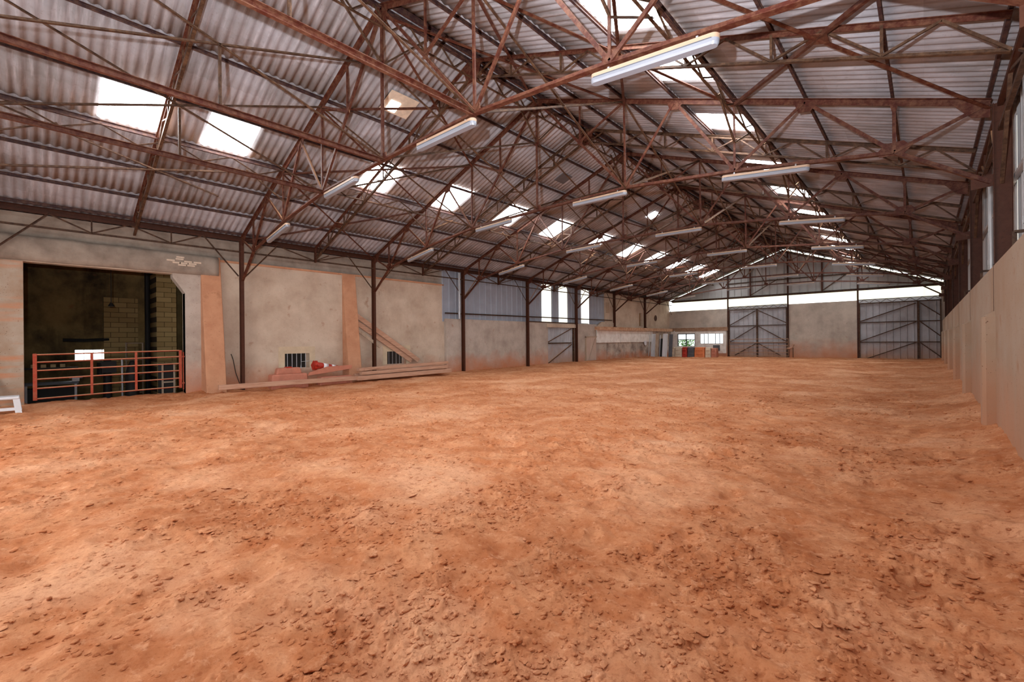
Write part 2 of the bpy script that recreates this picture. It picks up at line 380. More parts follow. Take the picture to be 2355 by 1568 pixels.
def polar_floor():
    nr, nt_ = 760, 1000
    r = np.concatenate([[0.0], 0.5*np.exp(np.linspace(0, math.log(48/0.5), nr-1))])
    th = np.concatenate([np.linspace(-98, 14, nt_-120), np.linspace(14, 262, 121)[1:-1]])
    th = np.radians(th); nt_ = len(th)
    R, T = np.meshgrid(r, th, indexing='ij')
    X = np.sin(T)*R; Y = np.cos(T)*R
    X = np.clip(X, -17.9, XR+0.1); Y = np.clip(Y, -6.1, YF+0.1)
    far = R > 16
    Z = ground(X, Y)
    vs = np.stack([X, Y, Z], -1).reshape(-1, 3)
    i, j = np.meshgrid(np.arange(nr-1), np.arange(nt_), indexing='ij'); j2 = (j+1) % nt_
    f = np.stack([i*nt_+j, i*nt_+j2, (i+1)*nt_+j2, (i+1)*nt_+j], -1).reshape(-1, 4)
    q = vs[f]; ar = np.abs(np.cross(q[:, 2]-q[:, 0], q[:, 3]-q[:, 1])[:, 2])
    f = f[ar > 1e-7]
    me = bpy.data.meshes.new('floor'); me.vertices.add(len(vs)); me.vertices.foreach_set('co', vs.ravel())
    me.loops.add(f.size); me.loops.foreach_set('vertex_index', f.ravel())
    me.polygons.add(len(f)); me.polygons.foreach_set('loop_start', np.arange(len(f))*4); me.polygons.foreach_set('loop_total', np.full(len(f), 4))
    me.update(calc_edges=True); me.validate()
    me.polygons.foreach_set('use_smooth', np.ones(len(me.polygons), bool))
    me.materials.append(SAND); o = bpy.data.objects.new('floor', me); COL.objects.link(o)
    if me.polygons[len(me.polygons)//2].normal.z < 0: me.flip_normals()
    return struct(o)
polar_floor()
def gz(x, y): return float(ground(np.array([x]), np.array([y]), False)[0])

def clods():
    """loose lumps and dried crust flakes of sand; nobody could count them"""
    ico = bmesh.new(); bmesh.ops.create_icosphere(ico, subdivisions=1, radius=1)
    bv = np.array([v.co for v in ico.verts]); bf = np.array([[v.index for v in f.verts] for f in ico.faces]); ico.free()
    n = 20000; rng = np.random.default_rng(4)
    rr = 1.6+13*rng.random(n*4)**1.7; th = np.radians(-98+112*rng.random(n*4))
    x, y = np.sin(th)*rr, np.cos(th)*rr
    mask = fbm(x*1.6, y*1.6, 77, 5, 0.7) + 0.26*(rng.random(n*4)-0.5)
    k = (mask > 0.53) & (x < XR-0.1) & (x > -17.3); x, y = x[k][:n], y[k][:n]; n = len(x)
    z = ground(x, y)
    s = (0.004+0.017*rng.random(n)**2.6)*(0.8+0.06*np.hypot(x, y)); big = rng.random(n) < 0.012; s[big] = 0.018+0.028*rng.random(big.sum())
    vs, fs = [], []
    for i in range(n):
        a = rng.random()*6.28; flat = (0.25+0.5*rng.random()) if not big[i] else 0.2; st = 1+0.9*rng.random()
        p = bv*(1+0.35*(rng.random((len(bv), 1))-0.5))
        p = p*np.array([s[i]*st, s[i], s[i]*flat])
        ti = 0.5*(rng.random()-0.5); p = p@np.array([[1, 0, 0], [0, math.cos(ti), -math.sin(ti)], [0, math.sin(ti), math.cos(ti)]])
        p = p@np.array([[math.cos(a), math.sin(a), 0], [-math.sin(a), math.cos(a), 0], [0, 0, 1]])
        vs.append(p+np.array([x[i], y[i], z[i]+s[i]*flat*0.35])); fs.append(bf+i*len(bv))
    vs = np.concatenate(vs); fs = np.concatenate(fs)
    me = bpy.data.meshes.new('sand_clods'); me.from_pydata(vs.tolist(), [], fs.tolist()); me.materials.append(CLOD)
    o = bpy.data.objects.new('sand_clods', me); COL.objects.link(o)
    tag(o, 'loose orange sand clods and crust flakes strewn over the riding surface', 'sand', kind='stuff')
clods()

# ------------------------------------------------------------------ roof sheets and skylights
WP = 0.177
SK_L = [1.55, 3.57, 7.72, 10.85, 13.98, 17.1, 20.9, 24.5, 27.75, 31.2, 34.5, 37.75, -1.6, -4.6]  # trailing out-of-order entries: unseen skylights added to brighten the near floor
SK_R = [6.67, 8.95, 11.9, 15.7, 19.2, 23.1, 26.6, 29.85, 33.5, 37.1, 4.2, 1.2, -1.8, -4.8]  # the tail of this list is likewise out of view, added for light
def snap(y): return round((y+6.0)/WP)*WP-6.0
def roof_side(sign):
    edges = [XC] + (PUR_R if sign > 0 else PUR_L); edges[-1] = XR+0.55 if sign > 0 else -17.95
    edges[-1] = edges[-1]
    ny = int((YF+0.5+6.0)/WP)*8; ys = -6.0+np.arange(ny+1)*WP/8
    v, f = [], []
    sk = [(snap(c-0.53), snap(c-0.53)+6*WP) for c in (SK_R if sign > 0 else SK_L)]
    row = 2 if sign > 0 else 2
    for k in range(len(edges)-1):
        xa, xb = edges[k], edges[k+1]
        base = len(v)
        for (x, off) in ((xa-sign*0.10 if k else xa, 0.008), ((xa+xb)/2, 0.004), (xb, 0.0)):
            for y in ys:
                v.append((x, y, zsheet(x)+0.045+off+0.018*math.cos(2*PI*(y+6)/WP)))
        m_ = len(ys)
        for r in (0, 1):
            for j in range(m_-1):
                yc = (ys[j]+ys[j+1])/2
                if (k == (3 if sign > 0 else 3)) and any(a < yc < b for a, b in sk): continue
                a = base+r*m_+j; f.append((a, a+1, a+m_+1, a+m_))
    o = obj('ceiling', (v, f), ROOF, smooth=True); struct(o)
    sl = o.modifiers.new('sheet', 'SOLIDIFY'); sl.thickness = 0.006; sl.offset = 1
    xa, xb = edges[3], edges[4]
    for i, (a, b) in enumerate(sk):
        v, f = [], []; yy = np.arange(0, 6*8+1)*WP/8+a
        for x in (xa+sign*0.03, xb):
            for y in yy: v.append((x, y, zsheet(x)+0.05+0.018*math.cos(2*PI*(y+6)/WP)))
        for j in range(len(yy)-1): f.append((j, j+1, len(yy)+j+1, len(yy)+j))
        q = obj('window_%d' % (i+1 if sign < 0 else i+1+len(SK_L)), (v, f), SKYM, smooth=True); struct(q)
        s2 = q.modifiers.new('sheet', 'SOLIDIFY'); s2.thickness = 0.003
roof_side(-1); roof_side(1)
# purlins: one run per line
names_l = ['left slope, first below the ridge', 'left slope, second below the ridge', 'left slope, along the top edge of the skylights', 'left slope, along the bottom edge of the skylights',
           'left slope, first below the skylights', 'left slope, second below the skylights', 'left slope, lowest above the eave']
for side, xs in (('left', PUR_L), ('right', PUR_R)):
    for i, x in enumerate(xs):
        o = obj('purlin', beam((x, -6, zsheet(x)-0.045), (x, YF, zsheet(x)-0.045), 'C', 0.04, 0.075, (0, 0, 1)), PURL)
        tag(o, 'dark steel purlin under the corrugated roof, ' + names_l[i].replace('left', side), 'purlin', 'roof purlins')
# old repair patches
for nm, x, y, sx, sy, lab in (('roof_patch', -10.25, 6.75, 0.32, 0.42, 'pale patch sheet mending a hole high on the left roof slope'),
                              ('roof_patch', -10.3, 14.15, 0.22, 0.30, 'small dark vent patch on the left roof slope past the second truss')):
    z = lambda xx: zsheet(xx)+0.0
    pl = plate([(x-sx, y-sy, z(x-sx)), (x+sx, y-sy, z(x+sx)), (x+sx, y+sy, z(x+sx)), (x-sx, y+sy, z(x-sx))], (TAN, 0, -1), 0.012)
    tag(obj(nm, pl, BRICKM if y < 10 else GREYB), lab, 'patch')
for i, (x, y, sx, sy) in enumerate(((-10.35, 6.62, 0.16, 0.14), (-10.2, 21.65, 0.22, 0.28))):
    pl = plate([(x-sx, y-sy, zsheet(x-sx)-0.012), (x+sx, y-sy, zsheet(x+sx)-0.012), (x+sx, y+sy, zsheet(x+sx)-0.012), (x-sx, y+sy, zsheet(x-sx)-0.012)], (TAN, 0, -1), 0.008)
    struct(obj('window_%d' % (40+i), pl, SKYM))

# ------------------------------------------------------------------ roof trusses
TXZ = {'A': (8.94, 5.27), 'E': (8.94, 4.06), 'N1': (7.82, 4.84), 'N2': (5.3, 5.2), 'N3': (2.8, 5.45),
       'T1': (7.82, None), 'G1': (6.54, None), 'T2': (5.3, None), 'G2': (4.04, None), 'T3': (2.78, None), 'T4': (1.48, None), 'S': (1.48, 6.98)}
def tn(key, sgn, y):
    dx, z = TXZ[key]
    if key in ('A', 'E'): x = XR-0.02 if sgn > 0 else XL+0.05
    else: x = XC+sgn*dx
    if z is None or key == 'A': z = ztop(x)
    if key == 'E' and sgn < 0: z = 3.88
    if key == 'N1' and sgn < 0: z = 4.72
    return V((x, y, z))
def truss(y, label):
    t = thing('roof_truss', label, 'truss', (XC, y, 5.45), 'main roof trusses')
    P = lambda nm, vf, m_=RED: obj(nm, vf, m_, t)
    R_, Cn = V((XC, y, 8.6)), V((XC, y, 5.47))
    near = y < 22
    for s in (1, -1):
        k = lambda q: tn(q, s, y)
        P('top_chord', beam(R_, k('A'), 'TU', 0.13, 0.10))
        for a, b in (('E', 'N1'), ('N1', 'N2'), ('N2', 'N3')):
            P('bottom_chord', beam(k(a), k(b), 'T', 0.095, 0.07))
        P('bottom_chord', beam(k('N3'), Cn, 'T', 0.095, 0.07))
        for a, b, w_ in (('N1', 'A', 0.06), ('N1', 'T1', 0.05), ('N1', 'G1', 0.06), ('G1', 'N2', 0.06), ('N2', 'T2', 0.045), ('N2', 'G2', 0.06), ('G2', 'N3', 0.055),
                         ('N3', 'T3', 0.05), ('T3', 'S', 0.05), ('S', 'T4', 0.045)):
            P('web_member', beam(k(a), k(b), 'T', w_, w_, (0, 1, 0)))
        P('web_member', beam(k('N3'), R_, 'T', 0.06, 0.06, (0, 1, 0)))
        kn = V((XR+0.02 if s > 0 else XL+0.06, y, 3.86))
        if s < 0: P('knee_brace', beam(k('N1')+V((0, 0, 0)), kn, 'T', 0.08, 0.06))
        # gusset plates
        def gus(pts, c): P('gusset_plate', plate([(c.x+s*dx, y, c.z+dz) for dx, dz in pts], (0, 1, 0), 0.014))
        gus([(-0.20, -0.04), (0.12, -0.05), (0.22, 0.05), (0.12, 0.17), (-0.12, 0.17), (-0.22, 0.06)], k('N1'))
        for q in ('N2', 'N3'): gus([(-0.12, -0.03), (0.12, -0.03), (0.11, 0.13), (-0.11, 0.13)], k(q))
        for q in ('G1', 'G2'):
            c = k(q); gus([(-0.17, 0.02), (0.17, -0.10), (0.09, -0.20), (-0.11, -0.16)], c)
        c = k('T1'); gus([(-0.06, 0.0), (0.06, -0.03), (0.03, -0.16), (-0.03, -0.14)], c)
        c = k('S'); gus([(-0.09, -0.05), (0.05, -0.09), (0.09, 0.06), (-0.05, 0.09)], c)
        c = k('A'); gus([(-0.42, 0.13), (0.0, 0.0), (0.0, -0.22), (-0.2, -0.16)], c)
    P('web_member', beam(Cn, R_, 'T', 0.06, 0.06, (0, 1, 0)))
    P('gusset_plate', plate([(XC-0.22, y, 8.5), (XC, y, 8.58), (XC+0.22, y, 8.5), (XC+0.14, y, 8.28), (XC-0.14, y, 8.28)], (0, 1, 0), 0.014))
    P('gusset_plate', plate([(XC-0.13, y, 5.44), (XC+0.13, y, 5.44), (XC+0.11, y, 5.6), (XC-0.11, y, 5.6)], (0, 1, 0), 0.014))
    P('gusset_plate', plate([(XC-0.07, y, 7.34), (XC+0.07, y, 7.34), (XC+0.07, y, 7.5), (XC-0.07, y, 7.5)], (0, 1, 0), 0.014))
for i, y in enumerate(TR):
    if i == 0: truss(y, 'red steel roof truss beside the left pier, nearest the near gable')
    else: truss(y, 'red steel roof truss spanning the hall, %s one in front of the camera' % ORD[i-1])

# lattice rafters half way between trusses
def lattice_rafter(y, label):
    t = thing('lattice_rafter', label, 'rafter', (XC, y, 8.3), 'lattice rafters between trusses')
    for s, pur in ((1, PUR_R), (-1, PUR_L)):
        xe = pur[-1]
        zt = lambda x: ztop(x)+0.03; zb = lambda x: ztop(x)-0.36
        obj('top_chord', beam((XC, y, zt(XC)), (xe, y, zt(xe)), 'TU', 0.09, 0.07), RED if y < 12 else BROWN, t)
        obj('bottom_chord', beam((XC+s*0.12, y, zb(XC+s*0.12)), (xe, y, zb(xe)), 'L', 0.06, 0.06), BROWN, t)
        xs = [XC+s*0.15]+pur
        for i in range(len(xs)-1):
            a, b = xs[i], xs[i+1]; m_ = (a+b)/2
            obj('lacing_bar', beam((a, y, zb(a)), (m_, y, zt(m_)), 'L', 0.03, 0.03, (0, 1, 0)), BROWN, t)
            obj('lacing_bar', beam((m_, y, zt(m_)), (b, y, zb(b)), 'L', 0.03, 0.03, (0, 1, 0)), BROWN, t)
            if i < len(xs)-2: obj('lacing_post', beam((b, y, zb(b)), (b, y, zt(b)), 'L', 0.035, 0.035, (0, 1, 0)), BROWN, t)
    obj('gusset_plate', plate([(XC-0.3, y, 8.5), (XC, y, 8.62), (XC+0.3, y, 8.5), (XC+0.2, y, 8.12), (XC-0.2, y, 8.12)], (0, 1, 0), 0.014), RED, t)
for i, y in enumerate(MID):
    lattice_rafter(y, 'shallow lattice rafter under the roof, %s one from the near end' % ORD[i])

# longitudinal lattice girders under ridge and skylights
def long_girder(x, zt, zb, label, pitch=1.25, wt=0.05):
    t = thing('lattice_girder', label, 'girder', (x, 17, zt), 'lengthwise lattice girders')
    obj('top_chord', beam((x, -6, zt), (x, YF, zt), 'L', wt, wt), PURL, t)
    obj('bottom_chord', beam((x, -0.8, zb), (x, YF, zb), 'L', wt, wt), BROWN, t)
    n = int((YF+0.8)/pitch)
    for i in range(n):
        a = -0.8+i*(YF+0.8)/n; b = a+(YF+0.8)/n; m_ = (a+b)/2
        obj('lacing_bar', beam((x, a, zb), (x, m_, zt), 'L', 0.026, 0.026, (1, 0, 0)), BROWN, t)
        obj('lacing_bar', beam((x, m_, zt), (x, b, zb), 'L', 0.026, 0.026, (1, 0, 0)), BROWN, t)
long_girder(XC, 8.60, 8.22, 'dark lattice girder running the length of the hall under the ridge', 0.84)
long_girder(-2.9, ztop(-2.9)+0.02, 6.36, 'lattice girder running below the skylights of the right roof slope')
long_girder(-13.5, ztop(-13.5)+0.02, 6.36, 'lattice girder running below the skylights of the left roof slope')
tag(obj('ridge_beam', beam((XC-0.12, -6, 8.68), (XC-0.12, YF, 8.68), 'C', 0.06, 0.12), PURL), 'dark steel ridge beam on the left side of the roof peak', 'beam')
tag(obj('ridge_beam', beam((XC+0.12, -6, 8.68), (XC+0.12, YF, 8.68), 'C', 0.06, 0.12), PURL), 'dark steel ridge beam on the right side of the roof peak', 'beam')

# cross bracing bay by bay
def bay_bracing(i, y0, y1):
    nm = 'the near bay over the left workshop opening' if i == 0 else 'the %s bay beyond the nearest full truss' % ORD[i-1]
    t = thing('cross_bracing', 'thin steel cross bracing in ' + nm, 'bracing', (XC, (y0+y1)/2, 6.9), 'roof cross bracing')
    B = lambda a, b, w_=0.045, m_=BROWN: obj('brace_rod', beam(a, b, 'L', w_, w_), m_, t)
    far = y1 > 40
    if far: return t
    T = lambda q, s, y: tn(q, s, y)
    for s in (1, -1):
        B(T('N3', s, y0), T('T3', s, y1)); B(T('T3', s, y0), T('N3', s, y1))
        B(T('T2', s, y0)+V((0, 0, -0.85)), (XC+s*5.3, y0+1.25, 6.42), 0.035); B(T('T2', s, y1)+V((0, 0, -0.85)), (XC+s*5.3, y1-0.95, 6.42), 0.035)
    m0, m1 = V((XC, y0, 7.42)), V((XC, y1, 7.42))
    c0, c1 = V((XC, y0, 5.5)), V((XC, y1, 5.5))
    B(m0, c1); B(c0, m1)
    B(m0, (XC, y0+1.15, 8.5), 0.035); B(m1, (XC, y1-0.9, 8.3), 0.035)
    if i == 0:
        B(T('N2', -1, y0), (-13.5, y1-0.9, 6.36), 0.05); B(T('T2', -1, y0), T('N2', -1, y1)+V((0, -1.6, 0.35)), 0.04)
        for x in (-10.98, XC, -5.42):
            obj('tie_channel', beam((x, y0, 5.44), (x, y1, 5.44), 'C', 0.06, 0.095, (0, 0, 1)), RED, t)
        for x in (-10.98, XC, -5.42): obj('hanger', beam((x, 2.1, 6.45), (x, 2.1, 5.5), 'L', 0.05, 0.05), BROWN, t)
    if i in (1, 6):
        for s in (1, -1):
            R0, R1 = V((XC, y0, 8.52)), V((XC, y1, 8.52)); dz = V((0, 0, -0.06))
            for a, b in ((R0, T('T3', s, y1)), (T('T3', s, y0), R1), (T('T3', s, y0), T('T2', s, y1)), (T('T2', s, y0), T('T3', s, y1)),
                         (T('T2', s, y0), T('A', s, y1)), (T('A', s, y0), T('T2', s, y1))):
                B(a+dz, b+dz, 0.06, RED)
            obj('gusset_plate', plate([(XC+s*7.1+dx, 7.5+dy if i == 1 else 32.5+dy, ztop(XC+s*7.1+dx)-0.08) for dx, dy in ((-.14, -.14), (.14, -.14), (.14, .14), (-.14, .14))], (TAN*s, 0, 1), 0.012), RED, t)
for i, (a, b) in enumerate(BAYS[:-1]): bay_bracing(i, a, b)

# ------------------------------------------------------------------ fluorescent fittings
def lamp_proto():
    t = bpy.data.objects.new('fluorescent_fitting', None); COL.objects.link(t)
    L = 1.58; n = 12
    def cap(w_, z0, z1, r, dome):
        v, f = [], []
        ring = []
        for i in range(n+1):
            a = -PI/2+PI*i/n; ring.append((L/2-w_/2+math.cos(a)*w_/2, math.sin(a)*w_/2))
        for i in range(n+1):
            a = PI/2+PI*i/n; ring.append((-L/2+w_/2+math.cos(a)*w_/2, math.sin(a)*w_/2))
        m_ = len(ring)
        lev = [(z0, 1.0), (z0+(z1-z0)*0.6, 1.0 if not dome else 0.97), (z1, 0.8 if dome else 1.0)]
        for z, s in lev:
            for (x, y) in ring: v.append((x-(1-s)*w_*0.5*math.copysign(1, x), y*s, z))
        for k in range(2):
            for i in range(m_): f.append((k*m_+i, k*m_+(i+1) % m_, (k+1)*m_+(i+1) % m_, (k+1)*m_+i))
        f += [tuple(range(m_))[::-1], tuple(range(2*m_, 3*m_))]
        return v, f
    obj('housing', cap(0.135, 0.0, -0.045, 0.02, False), LAMPH, t)
    obj('diffuser', cap(0.125, -0.045, -0.11, 0.02, True), LAMPG, t, smooth=False)
    obj('seam_strip', join(box(-L/2+0.06, L/2-0.06, -0.071, -0.066, -0.052, -0.044)), GREYB, t)
    for x in (-0.55, 0.55): obj('hanger', box(x-0.012, x+0.012, -0.015, 0.015, 0.0, 0.05), GALV, t)
    return t
def copy_tree(o, parent=None):
    c = o.copy(); COL.objects.link(c)
    if parent: c.parent = parent
    for ch in o.children: copy_tree(ch, c)
    return c
lproto = lamp_proto(); first = True
LAMPS = [(-14.64, 4.845, -13.08, 5.06), (-10.80, 5.33, -9.18, 5.37), (-6.94, 5.36, -5.37, 5.33), (-3.10, 5.09, -1.62, 4.92)]
posn = ['leftmost of the four on it', 'second from the left on it', 'third from the left on it', 'rightmost of the four on it']
ytr = TR[1:]
for i, y in enumerate(ytr):
    for j, (xa, za, xb, zb) in enumerate(LAMPS):
        o = lproto if first else copy_tree(lproto); first = False
        dz = 0.0 if y > 5 else -0.03
        a, b = V((xa, y, za+dz)), V((xb, y, zb+dz)); mid = (a+b)/2
        o.location = mid + V((0, -0.03, 0.035)); o.rotation_euler = (0, -math.atan2(b.z-a.z, b.x-a.x), 0)
        tr = 'the nearest truss' if i == 0 else ('the farthest truss' if i == len(ytr)-1 else 'the %s truss ahead' % ORD[i])
        tag(o, 'unlit white tube light fitting under %s, %s' % (tr, posn[j]), 'light', 'tube light fittings')

# ------------------------------------------------------------------ left side: posts, eave girder
def post(x, y, z0, z1, label, w_=0.10, h_=0.18):
    t = thing('steel_post', label, 'post', (x, y, z0), 'steel posts')
    obj('shaft', beam((x, y, z0), (x, y, z1), 'I', w_, h_, (1, 0, 0)), POSTM, t)
    return t
LP = [-0.9, 5, 10, 15, 20, 25, 30, 35]
for i, y in enumerate(LP):
    t = post(-17.24, y, 0.05 if y < 29 else 2.68, 5.22, 'brown steel post against the left wall, %s from the near end' % ORD[i])
    zb_ = 0.04 if y < 29 else 2.68
    obj('base_plate', box(-17.33, -17.1, y-0.12, y+0.12, zb_, zb_+0.05), POSTM, t)
RP = [5, 10, 15, 20, 25, 30, 35]
for i, y in enumerate(RP):
    t = post(0.86, y, 2.79, 5.24, 'brown steel post standing on the right concrete wall, %s from the near end' % ORD[i], 0.12, 0.20)
    obj('bracket', plate([(0.76, y, 4.18), (0.52, y, 4.14), (0.52, y, 3.98), (0.76, y, 4.0)], (0, 1, 0), 0.014), POSTM, t)
    obj('base_plate', box(0.76, 0.98, y-0.12, y+0.12, 2.785, 2.81), POSTM, t)
def eave_girder(x, y0, y1, side, i, z0=4.84, z1=5.22):
    t = thing('eave_girder', 'rusty lattice eave girder along the %s wall, %s bay from the near end' % (side, ORD[i]), 'girder', (x, (y0+y1)/2, z0), side+' eave girders')
    obj('top_chord', beam((x, y0, z1), (x, y1, z1), 'L', 0.06, 0.07), POSTM, t)
    obj('bottom_chord', beam((x, y0, z0), (x, y1, z0), 'L', 0.055, 0.055), BROWN, t)
    B = lambda a, b, w_=0.035: obj('lacing_bar', beam((x, *a), (x, *b), 'L', w_, w_, (1, 0, 0)), BROWN, t)
    L = y1-y0
    if i == 0:
        tops = [y0+1.2, y0+2.85, y1-1.1]; bots = [y0+2.04, y1-1.95]
        B((y0+0.1, 4.0), (tops[0], z1), 0.045); B((y1-0.1, 4.0), (tops[2], z1), 0.045)
        for k in (0, 1): B((tops[k], z1), (bots[k], z0)); B((bots[k], z0), (tops[k+1], z1)); B((bots[k], z0), (bots[k], z1))
    else:
        m_ = (y0+y1)/2; tops = [y0+1.15, y1-1.15]
        B((y0+0.1, 4.0), (tops[0], z1), 0.045); B((y1-0.1, 4.0), (tops[1], z1), 0.045)
        B((tops[0], z1), (m_, z0)); B((m_, z0), (tops[1], z1))
        obj('middle_post', beam((x+0.04, m_, z0-0.06), (x+0.04, m_, z1+0.1), 'I', 0.06, 0.1, (1, 0, 0)), POSTM, t)
        B((m_, z0), (m_+0.55, z1-0.1), 0.03)
for i, (a, b) in enumerate(BAYS):
    eave_girder(-17.2, a, b, 'left', i)
    eave_girder(0.84, a, b, 'right', i)
tag(obj('eave_beam', beam((-17.32, -6, 5.32), (-17.32, YF, 5.32), 'C', 0.08, 0.12), POSTM), 'dark steel eave beam above the left wall', 'beam')
tag(obj('eave_beam', beam((0.92, -6, 5.3), (0.92, YF, 5.3), 'C', 0.08, 0.12), POSTM), 'dark steel eave beam above the right wall', 'beam')

# ------------------------------------------------------------------ left wall
XW = -17.5
struct(obj('wall_left', wall_holes('X', XW-0.34, XW, -6.0, 13.98, -0.6, 4.5,
     [(-0.07, 3.44, -0.6, 3.93), (6.48, 7.38, 0.76, 1.31), (10.78, 11.76, 0.72, 1.29)]), PLAST))
struct(obj('wall_left', box(XW-0.42, XW-0.12, -6, 13.98, 4.5, 5.24), BEAMC))
# bare grey pier left of the opening (board-marked render)
PIERM = m_wall('board_marked_pier', lin(172, 158, 142), lin(150, 122, 98), (-2, -1), sc=1.4, streak=0.0)
nt = PIERM.node_tree; b = nt.nodes['Principled BSDF']; src = b.inputs['Base Color'].links[0].from_socket
bands = ramp(nt, noise(nt, 1.7, 4, 0.6, (0.25, 0.25, 2.6)), [(0.5, (0,)*3), (0.66, (0.8,)*3)])
nt.links.new(mix(nt, bands, src, lin(186, 126, 90)), b.inputs['Base Color'])
struct(obj('trim_1', box(XW, XW+0.05, -6, -0.075, -0.2, 3.93), PIERM))
# concrete lintel with chipped lower edge
def lintel():
    ys = np.linspace(-6, 4.35, 70); v, f = [], []
    for i, y in enumerate(ys):
        lo = 3.93+0.05*(fbm(np.array([y*1.2]), np.array([0.3]), 5, 4)[0]-0.5)+ (0.0 if y < 2.6 else 0.0)
        fr = XW+0.17; up_ = 4.62-0.02*y*0.3
        hi = up_+0.05*(fbm(np.array([y*1.6]), np.array([4.3]), 9, 4)[0]-0.5)
        bulge = 0.05*(fbm(np.array([y*0.9]), np.array([7.7]), 12, 3)[0]-0.5)
        v += [(XW-0.30, y, lo), (fr-0.02+bulge, y, lo+0.03), (fr+bulge, y, lo+0.16), (fr+bulge*0.6, y, hi-0.1), (fr-0.09, y, hi), (XW-0.1, y, hi+0.02)]
    for i in range(len(ys)-1):
        for k in range(5): f.append((i*6+k, i*6+k+1, (i+1)*6+k+1, (i+1)*6+k))
        f.append((i*6+5, i*6, (i+1)*6, (i+1)*6+5))
    n = len(ys)-1; f += [(0, 1, 2, 3, 4, 5)[::-1], tuple(n*6+k for k in range(6))]
    return v, f
struct(obj('trim_2', lintel(), BEAMC, smooth=True))
# exposed bricks where the render fell off the lintel end
t = thing('exposed_brickwork', 'patch of bare pale bricks above the right end of the concrete lintel', 'bricks', (XW+0.19, 3.4, 4.2))
for (y, z) in ((3.05, 4.33), (3.28, 4.39), (3.5, 4.33), (3.38, 4.27), (3.62, 4.27), (3.2, 4.27), (3.3, 4.45), (3.75, 4.33), (3.58, 4.21), (3.34, 4.21)):
    obj('brick', box(XW+0.15, XW+0.19, y-0.105, y+0.1, z-0.024, z+0.024), BRICKM, t)
# corbelled jamb right of the opening and the dusty ledge above the plaster
struct(obj('trim_3', join(plate([(XW-0.12, 3.44, -0.3), (XW-0.12, 3.44, 3.33), (XW-0.12, 3.12, 3.82), (XW-0.12, 3.12, 3.95), (XW-0.12, 3.88, 3.95), (XW-0.12, 3.88, -0.3)], (1, 0, 0), 0.34)), CONC))
struct(obj('trim_4', join(box(XW-0.12, XW+0.035, 4.0, 13.96, 4.46, 4.53)), BUTT))
struct(obj('trim_5', box(XW-0.3, XW+0.04, -0.07, 3.44, -0.4, 0.12), CONC))
# raking buttresses
def buttress(y0, y1, dtop, dbot, ztop_, label):
    v = [(XW, y0, -0.1), (XW+dbot, y0, -0.1), (XW+dtop, y0, ztop_), (XW, y0, ztop_), (XW, y1, -0.1), (XW+dbot, y1, -0.1), (XW+dtop, y1, ztop_), (XW, y1, ztop_)]
    f = [(0, 1, 2, 3), (4, 7, 6, 5), (1, 5, 6, 2), (0, 4, 5, 1), (3, 2, 6, 7), (0, 3, 7, 4)]
    o = obj('buttress', (v, f), BUTT)
    bv = o.modifiers.new('worn_edges', 'BEVEL'); bv.width = 0.02; bv.segments = 2
    tag(o, label, 'buttress', 'raking buttresses')
buttress(3.86, 4.42, 0.05, 0.72, 4.6, 'dusty orange raking buttress right of the workshop opening')
buttress(8.72, 9.28, 0.05, 0.62, 4.52, 'dusty orange raking buttress behind the timber pile')
# barred windows
BW = m_plain('window_surround', lin(198, 178, 150), 0.9, 0, 0.1, 4)
for n_, (a, b, z0, z1) in ((50, (6.48, 7.38, 0.76, 1.31)), (51, (10.78, 11.76, 0.72, 1.29))):
    fr = struct(obj('window_%d' % n_, join(box(XW-0.02, XW+0.012, a-0.22, b+0.22, z1, z1+0.26), box(XW-0.02, XW+0.012, a-0.22, a, z0, z1), box(XW-0.02, XW+0.012, b, b+0.22, z0, z1)), BW))
    for k in range(5):
        yy = a+(b-a)*(k+0.7)/5.4; obj('bar', tube([(XW-0.06, yy, z0-0.02), (XW-0.06, yy, z1+0.02)], 0.011, 8), GALV, fr)
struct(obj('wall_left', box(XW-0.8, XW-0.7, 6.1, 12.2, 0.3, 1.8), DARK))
# long low concrete wall with cladding above
XL2 = -17.335
struct(obj('wall_left', wall_holes('X', XL2-0.2, XL2, 13.98, 29.0, -0.6, 2.84, [(22.03, 24.98, -0.6, 2.55), (27.7, 29.0, 2.55, 2.84)]), CONC))
holes = [(21.64, 22.58, 2.86, 5.34), (23.4, 24.3, 2.86, 5.34), (25.97, 26.9, 2.9, 5.34)]
struct(obj('wall_left', clad('X', XL2-0.16, 13.86, 28.95, 2.7, 5.34, 1, 0.42, 0.03, holes), CLADL))
for k, h in enumerate(holes):
    struct(obj('window_%d' % (52+k), clad('X', XL2-0.14, h[0], h[1], h[2], h[3]-0.1, 1, 0.5, 0.012), SLITM))
tag(obj('sheeting_rail', beam((XL2-0.09, 14.0, 3.12), (XL2-0.09, 30.0, 3.2), 'C', 0.06, 0.06), BROWN), 'rusty sheeting rail across the blue-grey cladding of the left wall', 'rail')
tag(obj('sill_beam', beam((XL2+0.02, 20.1, 2.86), (XL2+0.02, 25.3, 2.86), 'B', 0.05, 0.06), BROWN), 'rusty sill beam above the small sliding door in the left wall', 'beam')
